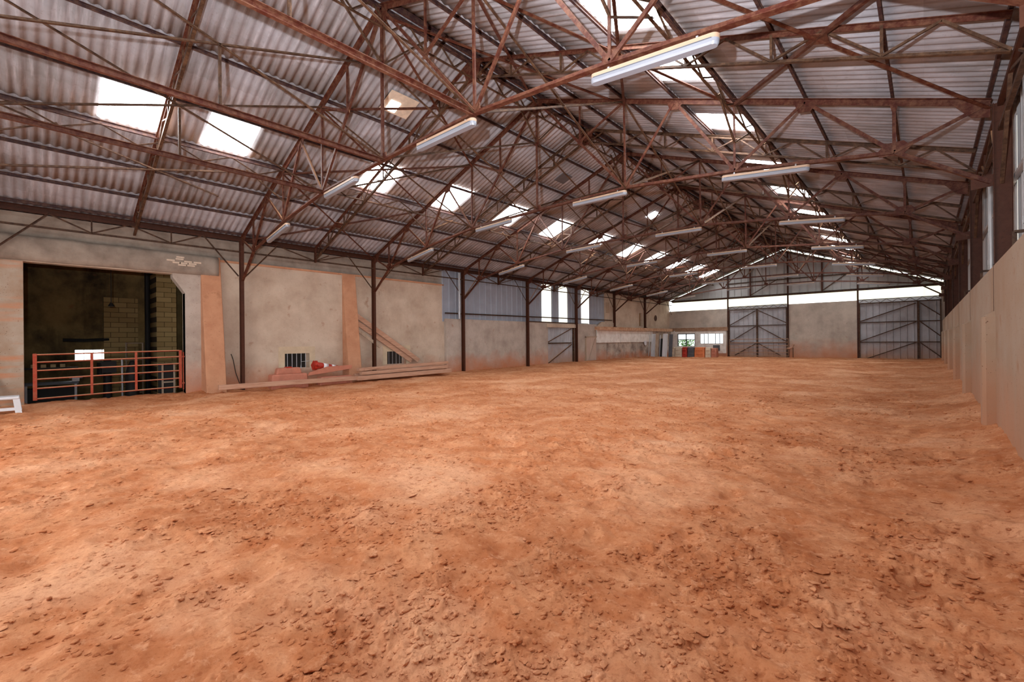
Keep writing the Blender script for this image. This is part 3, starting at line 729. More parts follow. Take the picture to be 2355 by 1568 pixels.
# lintel and side frame of the small door
struct(obj('trim_6', join(box(XL2-0.05, XL2+0.06, 21.9, 25.05, 2.55, 2.78)), PLAST))
d1 = struct(obj('door_1', clad('X', XL2-0.1, 22.05, 24.95, 0.1, 2.55, 1, 0.22, 0.025), DOORM))
for vf in (beam((XL2-0.03, 22.05, 1.55), (XL2-0.03, 24.6, 1.55), 'B', 0.05, 0.07), beam((XL2-0.03, 22.05, 0.3), (XL2-0.03, 24.6, 1.45), 'B', 0.05, 0.06),
           beam((XL2-0.03, 22.05, 1.62), (XL2-0.03, 24.6, 2.5), 'B', 0.04, 0.05), beam((XL2-0.01, 24.8, 0.1), (XL2-0.01, 24.8, 2.6), 'B', 0.10, 0.10)):
    obj('frame_bar', vf, BROWN, d1)
# far part of the left wall: plaster above, ledge, old white band
struct(obj('wall_left', wall_holes('X', XW-0.2, XW+0.05, 28.95, YF, 2.6, 5.30, [(34.4, 34.95, 2.85, 3.93)]), PLAST))
struct(obj('wall_left', box(XW-0.3, XW-0.15, 34.3, 35.05, 2.7, 4.1), m_plain('ochre_board', lin(150, 108, 60))))
struct(obj('trim_7', box(XL2-0.15, XL2+0.34, 27.4, 39.9, 2.44, 2.68), m_wall('rough_ledge', lin(206, 170, 140), lin(170, 118, 84), (-2, -1), sc=4, streak=0.1)))
struct(obj('wall_left', box(XL2-0.2, XL2+0.02, 29.0, YF, -0.6, 2.5), FLAKE))
struct(obj('trim_8', join(box(XL2+0.02, XL2+0.10, 27.55, 30.9, 1.53, 2.46), box(XL2+0.02, XL2+0.10, 30.95, 36.4, 1.53, 2.46)), WHITEP))
struct(obj('trim_9', plate([(XL2-0.05, 27.6, 2.68), (XL2-0.05, 28.35, 3.05), (XL2-0.05, 30.0, 3.0), (XL2-0.05, 30.0, 2.68)], (1, 0, 0), 0.16), PLAST))
d2 = struct(obj('door_2', box(XL2+0.005, XL2+0.05, 26.25, 27.5, 0.3, 1.95), m_wood('washed_door', lin(176, 150, 138), lin(200, 178, 160), 'Z')))
obj('door_frame', join(box(XL2, XL2+0.07, 26.15, 27.55, 1.9, 2.0), box(XL2, XL2+0.07, 26.15, 26.25, 0.3, 1.95)), WOODV, d2)
obj('door_brace', beam((XL2+0.07, 26.5, 0.35), (XL2+0.07, 27.35, 1.85), 'B', 0.03, 0.03), WOODV, d2)
tag(obj('oval_vent', tube([(XW+0.05, 37.4, 3.6), (XW+0.075, 37.4, 3.6)], 0.26, 20), POSTM), 'rusty round vent cover on the plaster near the far left corner', 'vent')
tag(obj('wall_bracket', join(box(XW+0.05, XW+0.12, 29.15, 29.5, 3.75, 4.5)), WOODV), 'old timber bracket on the left wall above the ledge', 'bracket')
# drainpipe at the fourth left post
pipe = thing('drainpipe', 'galvanised drainpipe beside a post where the plaster wall ends', 'pipe', (-17.2, 14.72, 2.85))
obj('pipe', tube([(-17.2, 14.72, 2.84), (-17.2, 14.72, 5.15)], 0.055, 12), GALV, pipe)
obj('collar', tube([(-17.2, 14.72, 3.1), (-17.2, 14.72, 3.18)], 0.07, 12), GALV, pipe)
obj('bracket', box(-17.3, -17.2, 14.7, 14.74, 4.2, 4.23), GALV, pipe)

# ------------------------------------------------------------------ workshop room behind the left opening
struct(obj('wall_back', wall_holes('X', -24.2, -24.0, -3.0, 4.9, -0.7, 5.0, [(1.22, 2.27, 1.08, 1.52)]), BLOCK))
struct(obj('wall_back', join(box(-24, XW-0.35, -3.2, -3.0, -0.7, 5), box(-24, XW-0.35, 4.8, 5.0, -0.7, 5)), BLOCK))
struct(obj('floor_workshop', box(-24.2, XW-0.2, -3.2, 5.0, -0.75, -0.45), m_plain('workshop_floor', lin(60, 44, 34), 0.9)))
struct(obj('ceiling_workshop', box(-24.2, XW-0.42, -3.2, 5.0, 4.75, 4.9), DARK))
PALEB = m_plain('pale_blockwork', lin(150, 124, 78), 0.95, 0, 0.2, 3)
nt = PALEB.node_tree; bb = nt.nodes['Principled BSDF']; br = N(nt, 'ShaderNodeTexBrick'); tc = N(nt, 'ShaderNodeTexCoord'); mp = N(nt, 'ShaderNodeMapping')
mp.inputs['Rotation'].default_value = (0, PI/2, PI/2); nt.links.new(tc.outputs['Object'], mp.inputs[0]); nt.links.new(mp.outputs[0], br.inputs[0])
br.inputs['Scale'].default_value = 1; br.inputs['Brick Width'].default_value = 0.5; br.inputs['Row Height'].default_value = 0.2; br.inputs['Mortar Size'].default_value = 0.008
br.inputs['Color1'].default_value = (*lin(166, 138, 88), 1); br.inputs['Color2'].default_value = (*lin(192, 164, 112), 1); br.inputs['Mortar'].default_value = (*lin(70, 52, 30), 1)
nt.links.new(br.outputs['Color'], bb.inputs['Base Color'])
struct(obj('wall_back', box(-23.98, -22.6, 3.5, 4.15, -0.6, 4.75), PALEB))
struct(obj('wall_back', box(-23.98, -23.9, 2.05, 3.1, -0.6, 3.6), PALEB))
tag(obj('stove_pipe', tube([(-23.3, 3.32, -0.45), (-23.3, 3.32, 4.74)], 0.09, 12), DARK), 'black vertical flue pipe at the back of the workshop room', 'pipe')
wp = struct(obj('window_60', box(-24.12, -24.08, 1.22, 2.27, 1.08, 1.52), GLASSB))
for vf in [box(-24.06, -24.0, 1.2, 2.29, z-0.012, z+0.012) for z in (1.085, 1.38, 1.52)]+[box(-24.06, -24.0, y-0.01, y+0.01, 1.08, 1.52) for y in (1.22, 1.48, 1.74, 2.0, 2.27)]:
    obj('glazing_bar', vf, GALV, wp)
t = thing('workbench', 'dark metal workbench with drawers behind the red gate', 'bench', (-21.2, 0.5, -0.45))
obj('bench_top', box(-21.6, -20.8, -0.1, 1.15, 0.42, 0.48), GREYB, t); obj('cabinet', box(-21.55, -20.85, -0.05, 1.05, -0.42, 0.3), DARK, t)
for y in (-0.05, 1.08): obj('leg', box(-20.9, -20.83, y-0.03, y+0.03, -0.45, 0.42), GALV, t)
for k, y in enumerate((0.12, 0.34, 0.56, 0.78)):
    tag(obj('parts_bin', box(-21.15, -20.95, y-0.06, y+0.06, 0.98, 1.08), m_plain('bin_%d' % k, lin(176, 152, 110))), 'small pale parts bin on the workshop shelf, %s from the left' % ORD[k], 'bin', 'parts bins')
tag(obj('wall_shelf', box(-21.3, -20.9, -0.1, 1.15, 0.93, 0.975), DARK), 'dark shelf above the workbench in the workshop', 'shelf')
tag(obj('bench_vice', join(box(-21.2, -21.0, 1.0, 1.18, 0.49, 0.62), tube([(-21.1, 0.94, 0.6), (-21.1, 1.26, 0.6)], 0.025)), GALV), 'silver bench vice at the end of the workbench', 'vice')
def sack(name, x, y, z0, z1, w_, label, m_=DARK):
    pts = [(x, y, z0+(z1-z0)*k/8) for k in range(9)]; rr = [w_*q for q in (0.85, 1, 0.95, 0.9, 1.0, 0.95, 0.8, 0.6, 0.25)]
    tag(obj(name, tube(pts, rr, 12), m_, smooth=True), label, 'sack')
t = thing('drill_stand', 'tall black pillar drill in front of the workshop window', 'machine', (-20.6, 1.85, -0.45))
obj('column', tube([(-20.6, 1.85, -0.4), (-20.6, 1.85, 1.2)], [0.12, 0.10], 12), DARK, t); obj('head', box(-20.75, -20.35, 1.68, 2.06, 0.75, 1.14), DARK, t)
obj('motor', tube([(-20.7, 1.72, 0.62), (-20.7, 1.72, 1.1)], 0.13, 12), DARK, t); obj('base', box(-20.85, -20.3, 1.62, 2.1, -0.45, -0.36), DARK, t)
sack('hanging_coverall', -20.2, 2.45, -0.2, 1.15, 0.2, 'black bundle of cloth standing right of the silver pole')
tag(obj('silver_pole', tube([(-20.2, 2.19, -0.44), (-20.2, 2.19, 1.2)], 0.03, 10), GALV), 'shiny silver pole standing behind the red gate', 'pole')
t = thing('metal_rack', 'tall narrow rack frame against the workshop back wall', 'rack', (-23.0, 2.9, -0.45))
for y in (2.62, 3.12): obj('upright', box(-23.05, -22.98, y-0.02, y+0.02, -0.45, 1.78), WOODV, t)
for z in (-0.2, 0.5, 1.1, 1.76): obj('shelf', box(-23.3, -22.98, 2.62, 3.12, z-0.015, z+0.015), WOODV, t)
tag(obj('wall_tap_pipe', tube([(-23.93, 0.9, 1.9), (-23.9, 1.5, 1.88), (-23.93, 2.2, 1.92)], 0.06, 8), DARK), 'dark object fixed on the workshop back wall above the window', 'pipe')
tag(obj('hanging_lamp', join(tube([(-20.5, 1.95, 4.74), (-20.5, 1.95, 3.1)], 0.012, 6), tube([(-20.5, 1.95, 3.14), (-20.5, 1.95, 3.02)], [0.03, 0.09], 12)), DARK), 'dark pendant lamp hanging on a cord inside the workshop', 'lamp')
t = thing('storage_box', 'dark open box standing behind the right end of the gate', 'box', (-19.2, 3.3, -0.45))
obj('box', box(-19.5, -18.9, 3.05, 3.42, -0.45, 1.05), DARK, t)
obj('wooden_frame', join(box(-18.9, -18.86, 3.05, 3.1, -0.3, 1.05), box(-18.9, -18.86, 3.37, 3.42, -0.3, 1.05), box(-18.9, -18.86, 3.1, 3.37, 0.4, 0.45)), WOODV, t)
# red five-bar gate
t = thing('field_gate', 'red tubular field gate across the workshop opening', 'gate', (-17.62, 1.7, 0.12))
GX = -17.62; gy0, gy1 = 0.125, 3.33
zl, zr_ = (0.27, 1.46), (0.34, 1.50)
obj('gate_stile', box(GX-0.03, GX+0.03, gy0-0.04, gy0+0.04, 0.22, 1.48), GATER, t)
obj('gate_stile', box(GX-0.03, GX+0.03, gy1-0.035, gy1+0.035, 0.30, 1.51), GATER, t)
for k in range(6):
    f_ = [0, 0.17, 0.36, 0.555, 0.765, 1][k]
    obj('gate_rail', tube([(GX, gy0+0.03, zl[1]+(zl[0]-zl[1])*f_-0.01), (GX, gy1-0.03, zr_[1]+(zr_[0]-zr_[1])*f_)], 0.021, 10), GATER, t)
for yy in (1.245, 2.23): obj('gate_upright', box(GX-0.02, GX+0.02, yy-0.028, yy+0.028, 0.30, 1.46), GATER, t)
obj('hinge_tube', tube([(GX, 3.41, 0.25), (GX, 3.41, 1.45)], 0.018, 8), GATER, t)
for z in (0.45, 1.3): obj('hinge', box(GX-0.02, GX+0.02, 3.33, 3.44, z-0.02, z+0.02), GATER, t)
# white stool at the left edge
t = thing('plastic_stool', 'white plastic step stool on the sand by the left pier', 'stool', (-16.3, -0.42, 0))
zb = gz(-16.3, -0.3); 
obj('seat', join(box(-16.56, -16.04, -0.80, -0.14, 0.415, 0.48)), WHITE, t).modifiers.new('b', 'BEVEL').width = 0.015
for (x, y) in ((-16.52, -0.2), (-16.08, -0.2), (-16.52, -0.74), (-16.08, -0.74)):
    sy = 0.05 if y > -0.5 else -0.05; sx = 0.03 if x > -16.3 else -0.03
    obj('leg', beam((x, y, 0.45), (x+sx, y+sy, zb-0.06), 'B', 0.055, 0.11), WHITE, t)
obj('stretcher', box(-16.1, -16.05, -0.72, -0.2, 0.15, 0.22), WHITE, t)
t2 = tag(obj('leaning_plank', beam((-16.9, -0.55, 0.1), (-17.42, -0.62, 0.95), 'B', 0.12, 0.03), WOOD), 'short dusty plank leaning on the left pier behind the stool', 'plank')

# ------------------------------------------------------------------ things along the left wall
def rbox(x0, x1, y0, y1, z0, z1, m_, nm, parent=None, bev=0.02, taper=0.0):
    v, f = box(x0, x1, y0, y1, z0, z1)
    cx, cy = (x0+x1)/2, (y0+y1)/2
    v = [(cx+(x-cx)*(1-taper if z == z1 else 1), cy+(y-cy)*(1-taper if z == z1 else 1), z) for x, y, z in v]
    o = obj(nm, (v, f), m_, parent); b_ = o.modifiers.new('bevel', 'BEVEL'); b_.width = bev; b_.segments = 3; return o
t = thing('road_barrier', 'dusty red plastic road barrier below the nearer barred window', 'barrier', (-16.95, 6.4, 0.15))
rbox(-17.2, -16.75, 5.75, 7.05, 0.05, 0.60, BARR, 'body', t, 0.05, 0.06); rbox(-17.12, -16.85, 5.95, 6.85, 0.58, 0.82, BARR, 'crest', t, 0.05, 0.12)
for y in (6.1, 6.4, 6.7): rbox(-16.78, -16.74, y-0.10, y+0.10, 0.12, 0.4, BARR, 'rib', t, 0.02)
rbox(-17.1, -16.87, 6.3, 6.5, 0.81, 0.845, CONE, 'plug', t, 0.01)
t = thing('road_barrier', 'dusty red plastic road barrier lying under the traffic cone', 'barrier', (-16.9, 8.0, 0.15))
rbox(-17.1, -16.7, 7.45, 8.75, 0.08, 0.42, BARR, 'body', t, 0.05, 0.05)
for y in (7.7, 8.0, 8.3, 8.55): rbox(-16.73, -16.69, y-0.08, y+0.08, 0.15, 0.36, BARR, 'rib', t, 0.02)
o = obj('barrier_board', plate([(-16.72, 7.0, 0.50), (-16.72, 8.7, 0.68), (-16.72, 8.7, 0.82), (-16.72, 7.75, 0.80), (-16.72, 7.05, 0.62)], (1, 0, 0), 0.07), BARR)
tag(o, 'red barrier board leaning across the second barrier', 'board')
t = thing('traffic_cone', 'orange traffic cone with white bands lying on its side on the barriers', 'cone', (-16.85, 7.6, 0.75))
a, b_ = V((-16.86, 7.28, 0.86)), V((-16.86, 8.30, 0.77))
d = b_-a; P_ = lambda s: a+d*s
obj('cone_body', tube([P_(0), P_(0.30), P_(0.36), P_(0.52), P_(0.62), P_(0.78), P_(1.0)], [0.145, 0.11, 0.10, 0.08, 0.07, 0.05, 0.02], 20), CONE, t, True)
for s in (-0.02, 0.045, 0.10): obj('base_plate', tube([P_(s-0.02), P_(s+0.015)], 0.185, 4), CONE, t)
obj('reflective_band', tube([P_(0.33), P_(0.52)], [0.112, 0.086], 20), REFL, t, True); obj('reflective_band', tube([P_(0.66), P_(0.82)], [0.07, 0.05], 20), REFL, t, True)
def timber(a, b, w_, h_, label, m_=WOOD, up_=(0, 0, 1)):
    o = obj('timber_beam', beam(a, b, 'B', w_, h_, up_), m_); q = o.modifiers.new('bevel', 'BEVEL'); q.width = 0.008
    tag(o, label, 'beam', 'dusty timber beams'); return o
timber((-16.5, 4.1, 0.31), (-16.45, 9.6, 0.31), 0.12, 0.16, 'long dusty timber beam lying on the sand in front of the barriers')
timber((-16.38, 8.75, 0.30), (-16.4, 13.45, 0.36), 0.2, 0.17, 'dusty timber beam at the bottom front of the pile')
timber((-16.46, 8.95, 0.475), (-16.50, 13.3, 0.545), 0.2, 0.13, 'dusty timber beam in the middle of the pile')
timber((-16.60, 8.9, 0.625), (-16.64, 13.45, 0.725), 0.22, 0.12, 'dusty timber beam on top of the pile')
timber((-16.85, 8.9, 0.35), (-16.9, 13.4, 0.42), 0.2, 0.2, 'dusty timber beam at the back of the pile')
timber((-16.45, 9.1, 0.60), (-16.6, 10.7, 0.73), 0.08, 0.05, 'short split timber offcut lying across the pile')
timber((-17.40, 9.3, 2.82), (-17.36, 12.35, 0.84), 0.05, 0.20, 'long board leaning down from the second buttress, outer one')
timber((-17.46, 9.3, 2.55), (-17.42, 12.0, 0.84), 0.05, 0.20, 'long board leaning down from the second buttress, inner one')
timber((-17.42, 9.3, 2.25), (-17.25, 10.3, 1.5), 0.04, 0.12, 'short grey board leaning behind the second buttress', WOODV)
t = thing('stirrup_frame', 'bent thin metal rod frame standing behind the first barrier', 'frame', (-17.2, 7.1, 0.7))
obj('rod', tube([(-17.25, 6.95, 0.75), (-17.25, 6.97, 1.0), (-17.2, 7.3, 1.03), (-17.2, 7.55, 0.95)], 0.01, 6), GALV, t)
o = obj('wire_coil', tube([(XW+0.04, 4.72, 1.35), (XW+0.05, 4.78, 1.15), (XW+0.06, 4.85, 0.7), (XW+0.1, 4.98, 0.25)], 0.012, 6), DARK)
tag(o, 'dark cable hanging down the plaster right of the first buttress', 'cable')

# ------------------------------------------------------------------ far gable wall
def gtop(x): return zsheet(x)-0.16
FB = YF+0.05
struct(obj('wall_far', clad('Y', FB+0.05, -17.6, 1.1, 5.22, gtop, -1, 0.52, 0.05), CLADG))
struct(obj('wall_far', box(0.70, 1.15, YF, YF+0.2, -0.6, 5.2), CONC))
struct(obj('wall_far', wall_holes('Y', YF, YF+0.25, -17.5, -12.3, -0.6, 4.28, [(-16.7, -15.1, 1.1, 2.24), (-14.66, -12.75, 1.33, 2.2)]), FARC))
struct(obj('trim_10', box(-17.4, -12.35, YF-0.09, YF+0.0, 2.43, 2.74), m_wall('brick_ledge', lin(170, 138, 112), lin(132, 92, 66), (-2, -1), sc=5, streak=0.1)))
struct(obj('trim_11', wall_holes('Y', YF-0.04, YF-0.002, -17.3, -12.5, 0.5, 2.43, [(-16.7, -15.1, 1.1, 2.24), (-14.66, -12.75, 1.33, 2.2)]), WHITEP))
struct(obj('wall_far', box(-7.93, -3.6, YF, YF+0.2, -0.6, 4.38), FARC))
tag(obj('gable_beam', beam((-17.2, YF-0.05, 5.15), (0.85, YF-0.05, 5.15), 'C', 0.1, 0.16), BROWN), 'rusty horizontal beam across the far gable above the light band', 'beam')
tag(obj('gable_rail', beam((-12.5, YF-0.06, 6.35), (-4.0, YF-0.06, 6.35), 'C', 0.06, 0.07), BROWN), 'thin rail across the grey far gable cladding', 'rail')
for k, (x0, x1) in enumerate(((-17.1, -12.36), (-12.3, -7.96), (-7.88, -3.63), (-3.56, 0.72))):
    z0 = 4.29 if k == 0 else 4.40
    q = struct(obj('window_%d' % (70+k), box(x0, x1, YF+0.0, YF+0.03, z0, 5.08), STRIPM))
for i, x in enumerate((-12.33, -7.92, -3.59)):
    t = post(x, YF-0.02, 0.1, ztop(x)-0.0, 'rusty steel post in the far gable, %s from the left' % ORD[i], 0.12, 0.10)
for i, x in enumerate((-10.6, -5.7)):
    tag(obj('gable_post', beam((x, YF-0.03, 5.2), (x, YF-0.03, gtop(x)), 'I', 0.1, 0.1, (0, 1, 0)), POSTM), 'dark upright in the upper far gable, %s' % ('left one' if i == 0 else 'right one'), 'post')
# sloping gable rafter line with daylight slit above the cladding
for s, nm in ((-1, 'left'), (1, 'right')):
    xe = -17.3 if s < 0 else 0.95
    v = [(XC, YF+0.08, gtop(XC)+0.01), (xe, YF+0.08, gtop(xe)+0.01), (xe, YF+0.08, gtop(xe)+0.08), (XC, YF+0.08, gtop(XC)+0.08)]
    struct(obj('window_%d' % (80 if s < 0 else 81), plate(v, (0, 1, 0), 0.02), STRIPM))
    tag(obj('gable_rafter', beam((XC, YF-0.05, gtop(XC)-0.02), (xe, YF-0.05, gtop(xe)-0.02), 'L', 0.09, 0.09), POSTM), 'dark rafter along the %s slope of the far gable' % nm, 'rafter')
tag(obj('gable_knee_brace', beam((-10.6, YF-0.1, 5.25), (-8.6, YF-0.1, 6.4), 'L', 0.07, 0.07), BROWN), 'diagonal brace on the far gable left of the peak', 'brace')
tag(obj('gable_knee_brace', beam((-5.7, YF-0.1, 5.25), (-4.3, YF-0.1, 6.3), 'L', 0.07, 0.07), BROWN), 'diagonal brace on the far gable right of the peak', 'brace')
def far_door(n_, x0, x1, z0, z1, split, leaves):
    d_ = struct(obj('door_%d' % n_, clad('Y', YF+0.02, x0, x1, z0, z1, -1, 0.36, 0.04), DOORM))
    Y_ = YF-0.05
    bars = []
    for z in (2.79, 1.40): bars.append(beam((x0, Y_, z), (x1, Y_, z), 'B', 0.05, 0.06))
    bars.append(beam((split, Y_-0.01, z0), (split, Y_-0.01, z1), 'B', 0.09, 0.12, (1, 0, 0)))
    for x in (x0+0.04, x1-0.04): bars.append(beam((x, Y_, z0), (x, Y_, z1), 'B', 0.06, 0.07, (1, 0, 0)))
    for (a, za, b, zb_) in leaves: bars.append(beam((a, Y_-0.03, za), (b, Y_-0.03, zb_), 'B', 0.05, 0.06))
    for vf in bars: obj('frame_bar', vf, BROWN, d_)
    return d_
far_door(3, -12.27, -7.98, 0.2, 4.10, -10.1, [(-12.2, 2.85, -10.2, 4.0), (-12.2, 1.45, -10.2, 2.72), (-11.8, 0.35, -10.2, 1.33), (-10.0, 4.0, -8.05, 2.95), (-10.0, 2.72, -8.05, 1.5), (-10.0, 1.33, -8.4, 0.35)])
far_door(4, -3.54, 0.72, 0.1, 4.10, -0.40, [(-3.5, 2.85, -0.5, 4.0), (-3.5, 1.45, -0.5, 2.75), (-3.2, 0.2, -0.5, 1.38), (-0.3, 4.0, 0.7, 3.1), (-0.3, 2.75, 0.7, 1.75), (-0.3, 1.35, 0.7, 0.4)])
def track(x0, x1, label):
    t = thing('door_track', label, 'track', ((x0+x1)/2, YF-0.12, 4.15), 'sliding door tracks')
    obj('bottom_rail', beam((x0, YF-0.12, 4.13), (x1, YF-0.12, 4.13), 'B', 0.06, 0.07), BROWN, t); obj('top_rail', beam((x0, YF-0.12, 4.40), (x1, YF-0.12, 4.40), 'B', 0.04, 0.04), BROWN, t)
    n = int((x1-x0)/0.6)
    for i in range(n):
        a = x0+(x1-x0)*i/n; b = x0+(x1-x0)*(i+1)/n; m_ = (a+b)/2
        obj('lacing_bar', beam((a, YF-0.12, 4.15), (m_, YF-0.12, 4.39), 'B', 0.025, 0.025), BROWN, t); obj('lacing_bar', beam((m_, YF-0.12, 4.39), (b, YF-0.12, 4.15), 'B', 0.025, 0.025), BROWN, t)
struct(obj('trim_12', join(box(-12.3, -7.95, YF+0.05, YF+0.1, 4.1, 4.40), box(-3.56, 0.75, YF+0.05, YF+0.1, 4.1, 4.40)), GALV))
track(-12.28, -7.98, 'lattice track above the left sliding door of the far wall'); track(-3.55, 0.72, 'lattice track above the right sliding door of the far wall')
t = thing('field_gate', 'grey tubular gate in front of the left sliding door of the far wall', 'gate', (-10, 39.9, 0.3))
for z in (0.36, 0.62, 0.9, 1.15, 1.42, 1.7): obj('gate_rail', tube([(-12.1, 39.9, z-0.03), (-7.85, 39.9, z)], 0.022, 8), m_steel('pale_gate', lin(150, 120, 100), lin(120, 90, 70)) if z < 0.4 else bpy.data.materials['pale_gate'], t)
for x in (-12.1, -7.85): obj('gate_stile', tube([(x, 39.9, 0.33), (x, 39.9, 1.72)], 0.025, 8), bpy.data.materials['pale_gate'], t)
t = thing('gate_hook', 'rusty gate latch post beside the left sliding door', 'post', (-7.5, 39.9, 0.3))
obj('hook', tube([(-7.95, 39.95, 0.98), (-7.75, 39.9, 0.95), (-7.6, 39.9, 1.0), (-7.5, 39.95, 1.25)], [0.03, 0.07, 0.05, 0.06], 8), WOOD, t); obj('stake', tube([(-7.55, 39.95, 0.2), (-7.55, 39.95, 1.0)], 0.025, 8), BROWN, t)
# far windows
FRAME = m_plain('dark_window_frame', lin(34, 32, 44), 0.6)
wf = struct(obj('window_90', join(box(-16.7, -15.1, YF+0.02, YF+0.06, 2.17, 2.24), box(-16.7, -16.63, YF+0.02, YF+0.06, 1.1, 2.24), box(-15.17, -15.1, YF+0.02, YF+0.06, 1.1, 2.24), box(-15.95, -15.87, YF+0.02, YF+0.06, 1.1, 2.24), box(-16.7, -15.1, YF+0.02, YF+0.06, 1.68, 1.73)), FRAME))
obj('pane', join(box(-16.63, -15.95, YF+0.035, YF+0.045, 1.73, 2.17), box(-15.87, -15.17, YF+0.035, YF+0.045, 1.73, 2.17)), GLASSW, wf)
wf = struct(obj('window_91', box(-14.66, -12.75, YF+0.05, YF+0.06, 1.33, 2.2), GLASSW))
for x in (-14.66, -14.34, -14.0, -13.38, -13.04, -12.75): obj('glazing_bar', box(x-0.018, x+0.018, YF+0.01, YF+0.05, 1.33, 2.2), FRAME, wf)
for z in (1.33, 2.2): obj('glazing_bar', box(-14.67, -12.74, YF+0.01, YF+0.05, z-0.018, z+0.018), FRAME, wf)
tag(obj('meter_box', box(-13.55, -13.0, YF-0.10, YF-0.04, 0.72, 1.2), GREYB), 'grey meter box on the far wall under the frosted window', 'box')
# shrub outside the window
def shrub(name, x, y, z, r, label, n=1500):
    v, f = [], []
    rnd = random.Random(5)
    for i in range(n):
        p = V((rnd.gauss(0, 0.5), rnd.gauss(0, 0.4), rnd.gauss(0, 0.5)))*r+V((x, y, z)); s = 0.05+0.08*rnd.random()
        a = V((rnd.gauss(0, 1), rnd.gauss(0, 1), rnd.gauss(0, 1))).normalized(); b = a.cross(V((rnd.random(), rnd.random(), 1))).normalized()
        k = len(v); v += [p-a*s, p+b*s*0.4, p+a*s, p-b*s*0.4]; f.append((k, k+1, k+2, k+3))
    tag(obj(name, (v, f), LEAF), label, 'shrub')
shrub('garden_shrub', -16.75, 42.4, 1.12, 1.0, 'bright green shrub outside the small far window')
struct(obj('ground_outside', box(-40, 25, YF+0.4, 70, -0.2, 0.0), m_plain('grass_outside', lin(120, 140, 80), 0.95)))

# far left clutter
def panel(x, y, w_, h_, tilt, m_, nm, label, lean=0.25):
    o = obj(nm, plate([(x, y, 0.2), (x+w_, y+tilt, 0.2), (x+w_, y+tilt+lean, 0.2+h_), (x, y+lean, 0.2+h_)], (0, 1, 0), 0.05), m_)
    tag(o, label, 'panel', 'panels leaning in the far left corner')
panel(-17.2, 35.9, 0.36, 2.0, 0.05, WHITE, 'door_panel', 'tall pale panel leaning in the far left corner, leftmost')
panel(-16.78, 35.8, 0.22, 2.05, 0.1, WOODV, 'door_panel', 'narrow weathered panel leaning second from the left corner')
panel(-16.5, 35.9, 0.3, 1.6, 0.1, DARK, 'door_panel', 'dark low panel leaning among the pale ones')
panel(-16.15, 35.8, 0.38, 2.0, 0.05, WHITE, 'door_panel', 'tall white panel leaning right of the dark one')
panel(-15.7, 36.0, 0.3, 1.95, 0.0, GREYB, 'door_panel', 'grey panel leaning at the right end of the row')
for k, x in enumerate((-17.25, -16.9, -16.3, -15.75)):
    o = obj('trestle_leg', tube([(x-0.05, 35.7, 0.2), (x+0.06, 35.75, 2.1)], 0.025, 8), GALV); tag(o, 'thin steel tube leaning with the panels, %s from the left' % ORD[k], 'tube', 'tubes in the far left corner')
def barrel_block(x, w_, m_, label, z1=1.07, round_=True):
    t = thing('water_barrier', label, 'barrier', (x+w_/2, 37.5, 0.22), 'barrier blocks by the far window')
    rbox(x, x+w_, 37.2, 37.8, 0.2, z1, m_, 'body', t, 0.06, 0.08)
    rbox(x+w_*0.2, x+w_*0.8, 37.16, 37.84, 0.45, 0.6, m_, 'rib', t, 0.03); rbox(x+w_*0.2, x+w_*0.8, 37.16, 37.84, 0.78, 0.9, m_, 'rib', t, 0.03)
CREAM = m_plain('cream_plastic', lin(214, 196, 172), 0.6, 0, 0.12, 4)
barrel_block(-16.25, 0.55, CREAM, 'cream barrier block at the left of the row below the far window')
barrel_block(-15.68, 0.6, CREAM, 'cream barrier block, second in the row below the far window')
barrel_block(-15.06, 0.42, CONE, 'dark red barrier block between the cream and grey ones')
barrel_block(-14.62, 0.55, GREYB, 'dark grey barrier block in the row below the far window')
barrel_block(-14.05, 0.85, ORANGE, 'bright orange barrier block with deep waists')
barrel_block(-13.18, 0.45, CREAM, 'pale pink barrier block right of the orange one', 1.04)
barrel_block(-12.72, 0.42, BARR, 'red barrier block at the right end of the row', 1.0)
tag(obj('wall_lamp', tube([(-16.95, YF-0.12, 2.42), (-16.95, YF-0.12, 2.5)], [0.06, 0.03], 12), WHITE), 'small round white lamp in the far left corner above the window', 'lamp')
tag(obj('oval_mirror', tube([(XL2+0.1, 35.0, 1.45), (XL2+0.13, 35.0, 1.45)], 0.2, 20), REFL), 'round white disc hanging on the far left wall', 'disc')

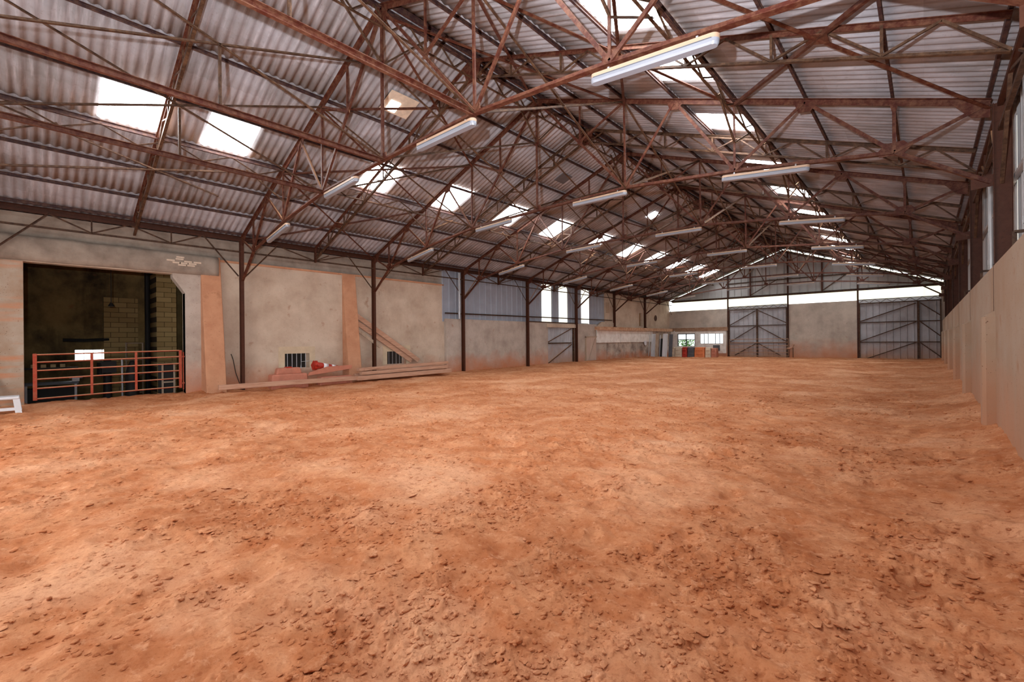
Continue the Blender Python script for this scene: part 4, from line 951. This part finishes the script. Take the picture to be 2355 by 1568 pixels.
# ------------------------------------------------------------------ right wall
struct(obj('wall_right', box(XR, XR+0.2, -6.0, YF, -0.6, 2.78), CONCR))
for i, y in enumerate(range(5, 40, 5)):
    struct(obj('trim_%d' % (20+i), box(XR-0.004, XR+0.002, y-0.008, y+0.008, 2.06, 2.78), POSTM))
    n = 10; v, f = [], []
    pr = [(XR, y-0.21), (XR-0.10, y-0.19), (XR-0.14, y-0.13), (XR-0.145, y), (XR-0.14, y+0.13), (XR-0.10, y+0.19), (XR, y+0.21)]
    for z in (-0.3, 2.0): v += [(a, b, z) for a, b in pr]
    v += [(XR, b, 2.09 - 0.0*(a)) for a, b in pr]; m_ = len(pr)
    for k in range(2):
        for j in range(m_-1): f.append((k*m_+j, k*m_+j+1, (k+1)*m_+j+1, (k+1)*m_+j))
    o = obj('concrete_pilaster', (v, f), CONCR)
    tag(o, 'rounded concrete pilaster on the right wall, %s from the near end' % ORD[i], 'pilaster', 'right wall pilasters')
holes = [(10.25, 10.36, 2.79, 5.1)]
struct(obj('wall_right', clad('X', 1.06, -6.0, YF, 2.70, 5.5, -1, 0.36, 0.03, holes), CLADR))
struct(obj('window_95', box(1.04, 1.06, 10.25, 10.36, 2.79, 5.1), SLITM))
struct(obj('trim_30', box(XR+0.02, 1.04, -6, YF, 2.78, 2.80), CONCR))
for i, y in enumerate((8.7, 13.2, 18.4)):
    t = thing('drainpipe', 'galvanised drainpipe on the right cladding, %s from the near end' % ORD[i], 'pipe', (0.97, y, 2.8), 'right wall drainpipes')
    obj('pipe', tube([(0.97, y, 2.80), (0.97, y, 5.05)], 0.045, 12), GALV, t)
    obj('collar', tube([(0.97, y, 3.15), (0.97, y, 3.25)], 0.055, 12), GALV, t)
    o = obj('wall_bracket', join(beam((0.80, y-0.45, 2.79), (0.80, y-0.45, 2.99), 'L', 0.04, 0.04), beam((0.80, y-0.45, 2.99), (0.98, y-0.45, 2.99), 'L', 0.04, 0.04)), BROWN)
    tag(o, 'small rusty angle bracket on top of the right wall, %s from the near end' % ORD[i], 'bracket', 'right wall brackets')
tag(obj('sheeting_rail', beam((1.0, -6, 4.1), (1.0, YF, 4.1), 'C', 0.05, 0.06), CLADR), 'grey rail along the upper right cladding', 'rail')

# ------------------------------------------------------------------ near gable behind the camera, with an unseen doorway added to let daylight in
struct(obj('wall_near', wall_holes('Y', -6.3, -6.1, -17.9, 1.1, -0.6, 5.2, [(-13.5, -4.5, -0.6, 4.1)]), CONC))
struct(obj('wall_near', clad('Y', -6.2, -17.9, 1.1, 5.2, lambda x: zsheet(x)+0.05, 1, 0.52, 0.05), CLADG))
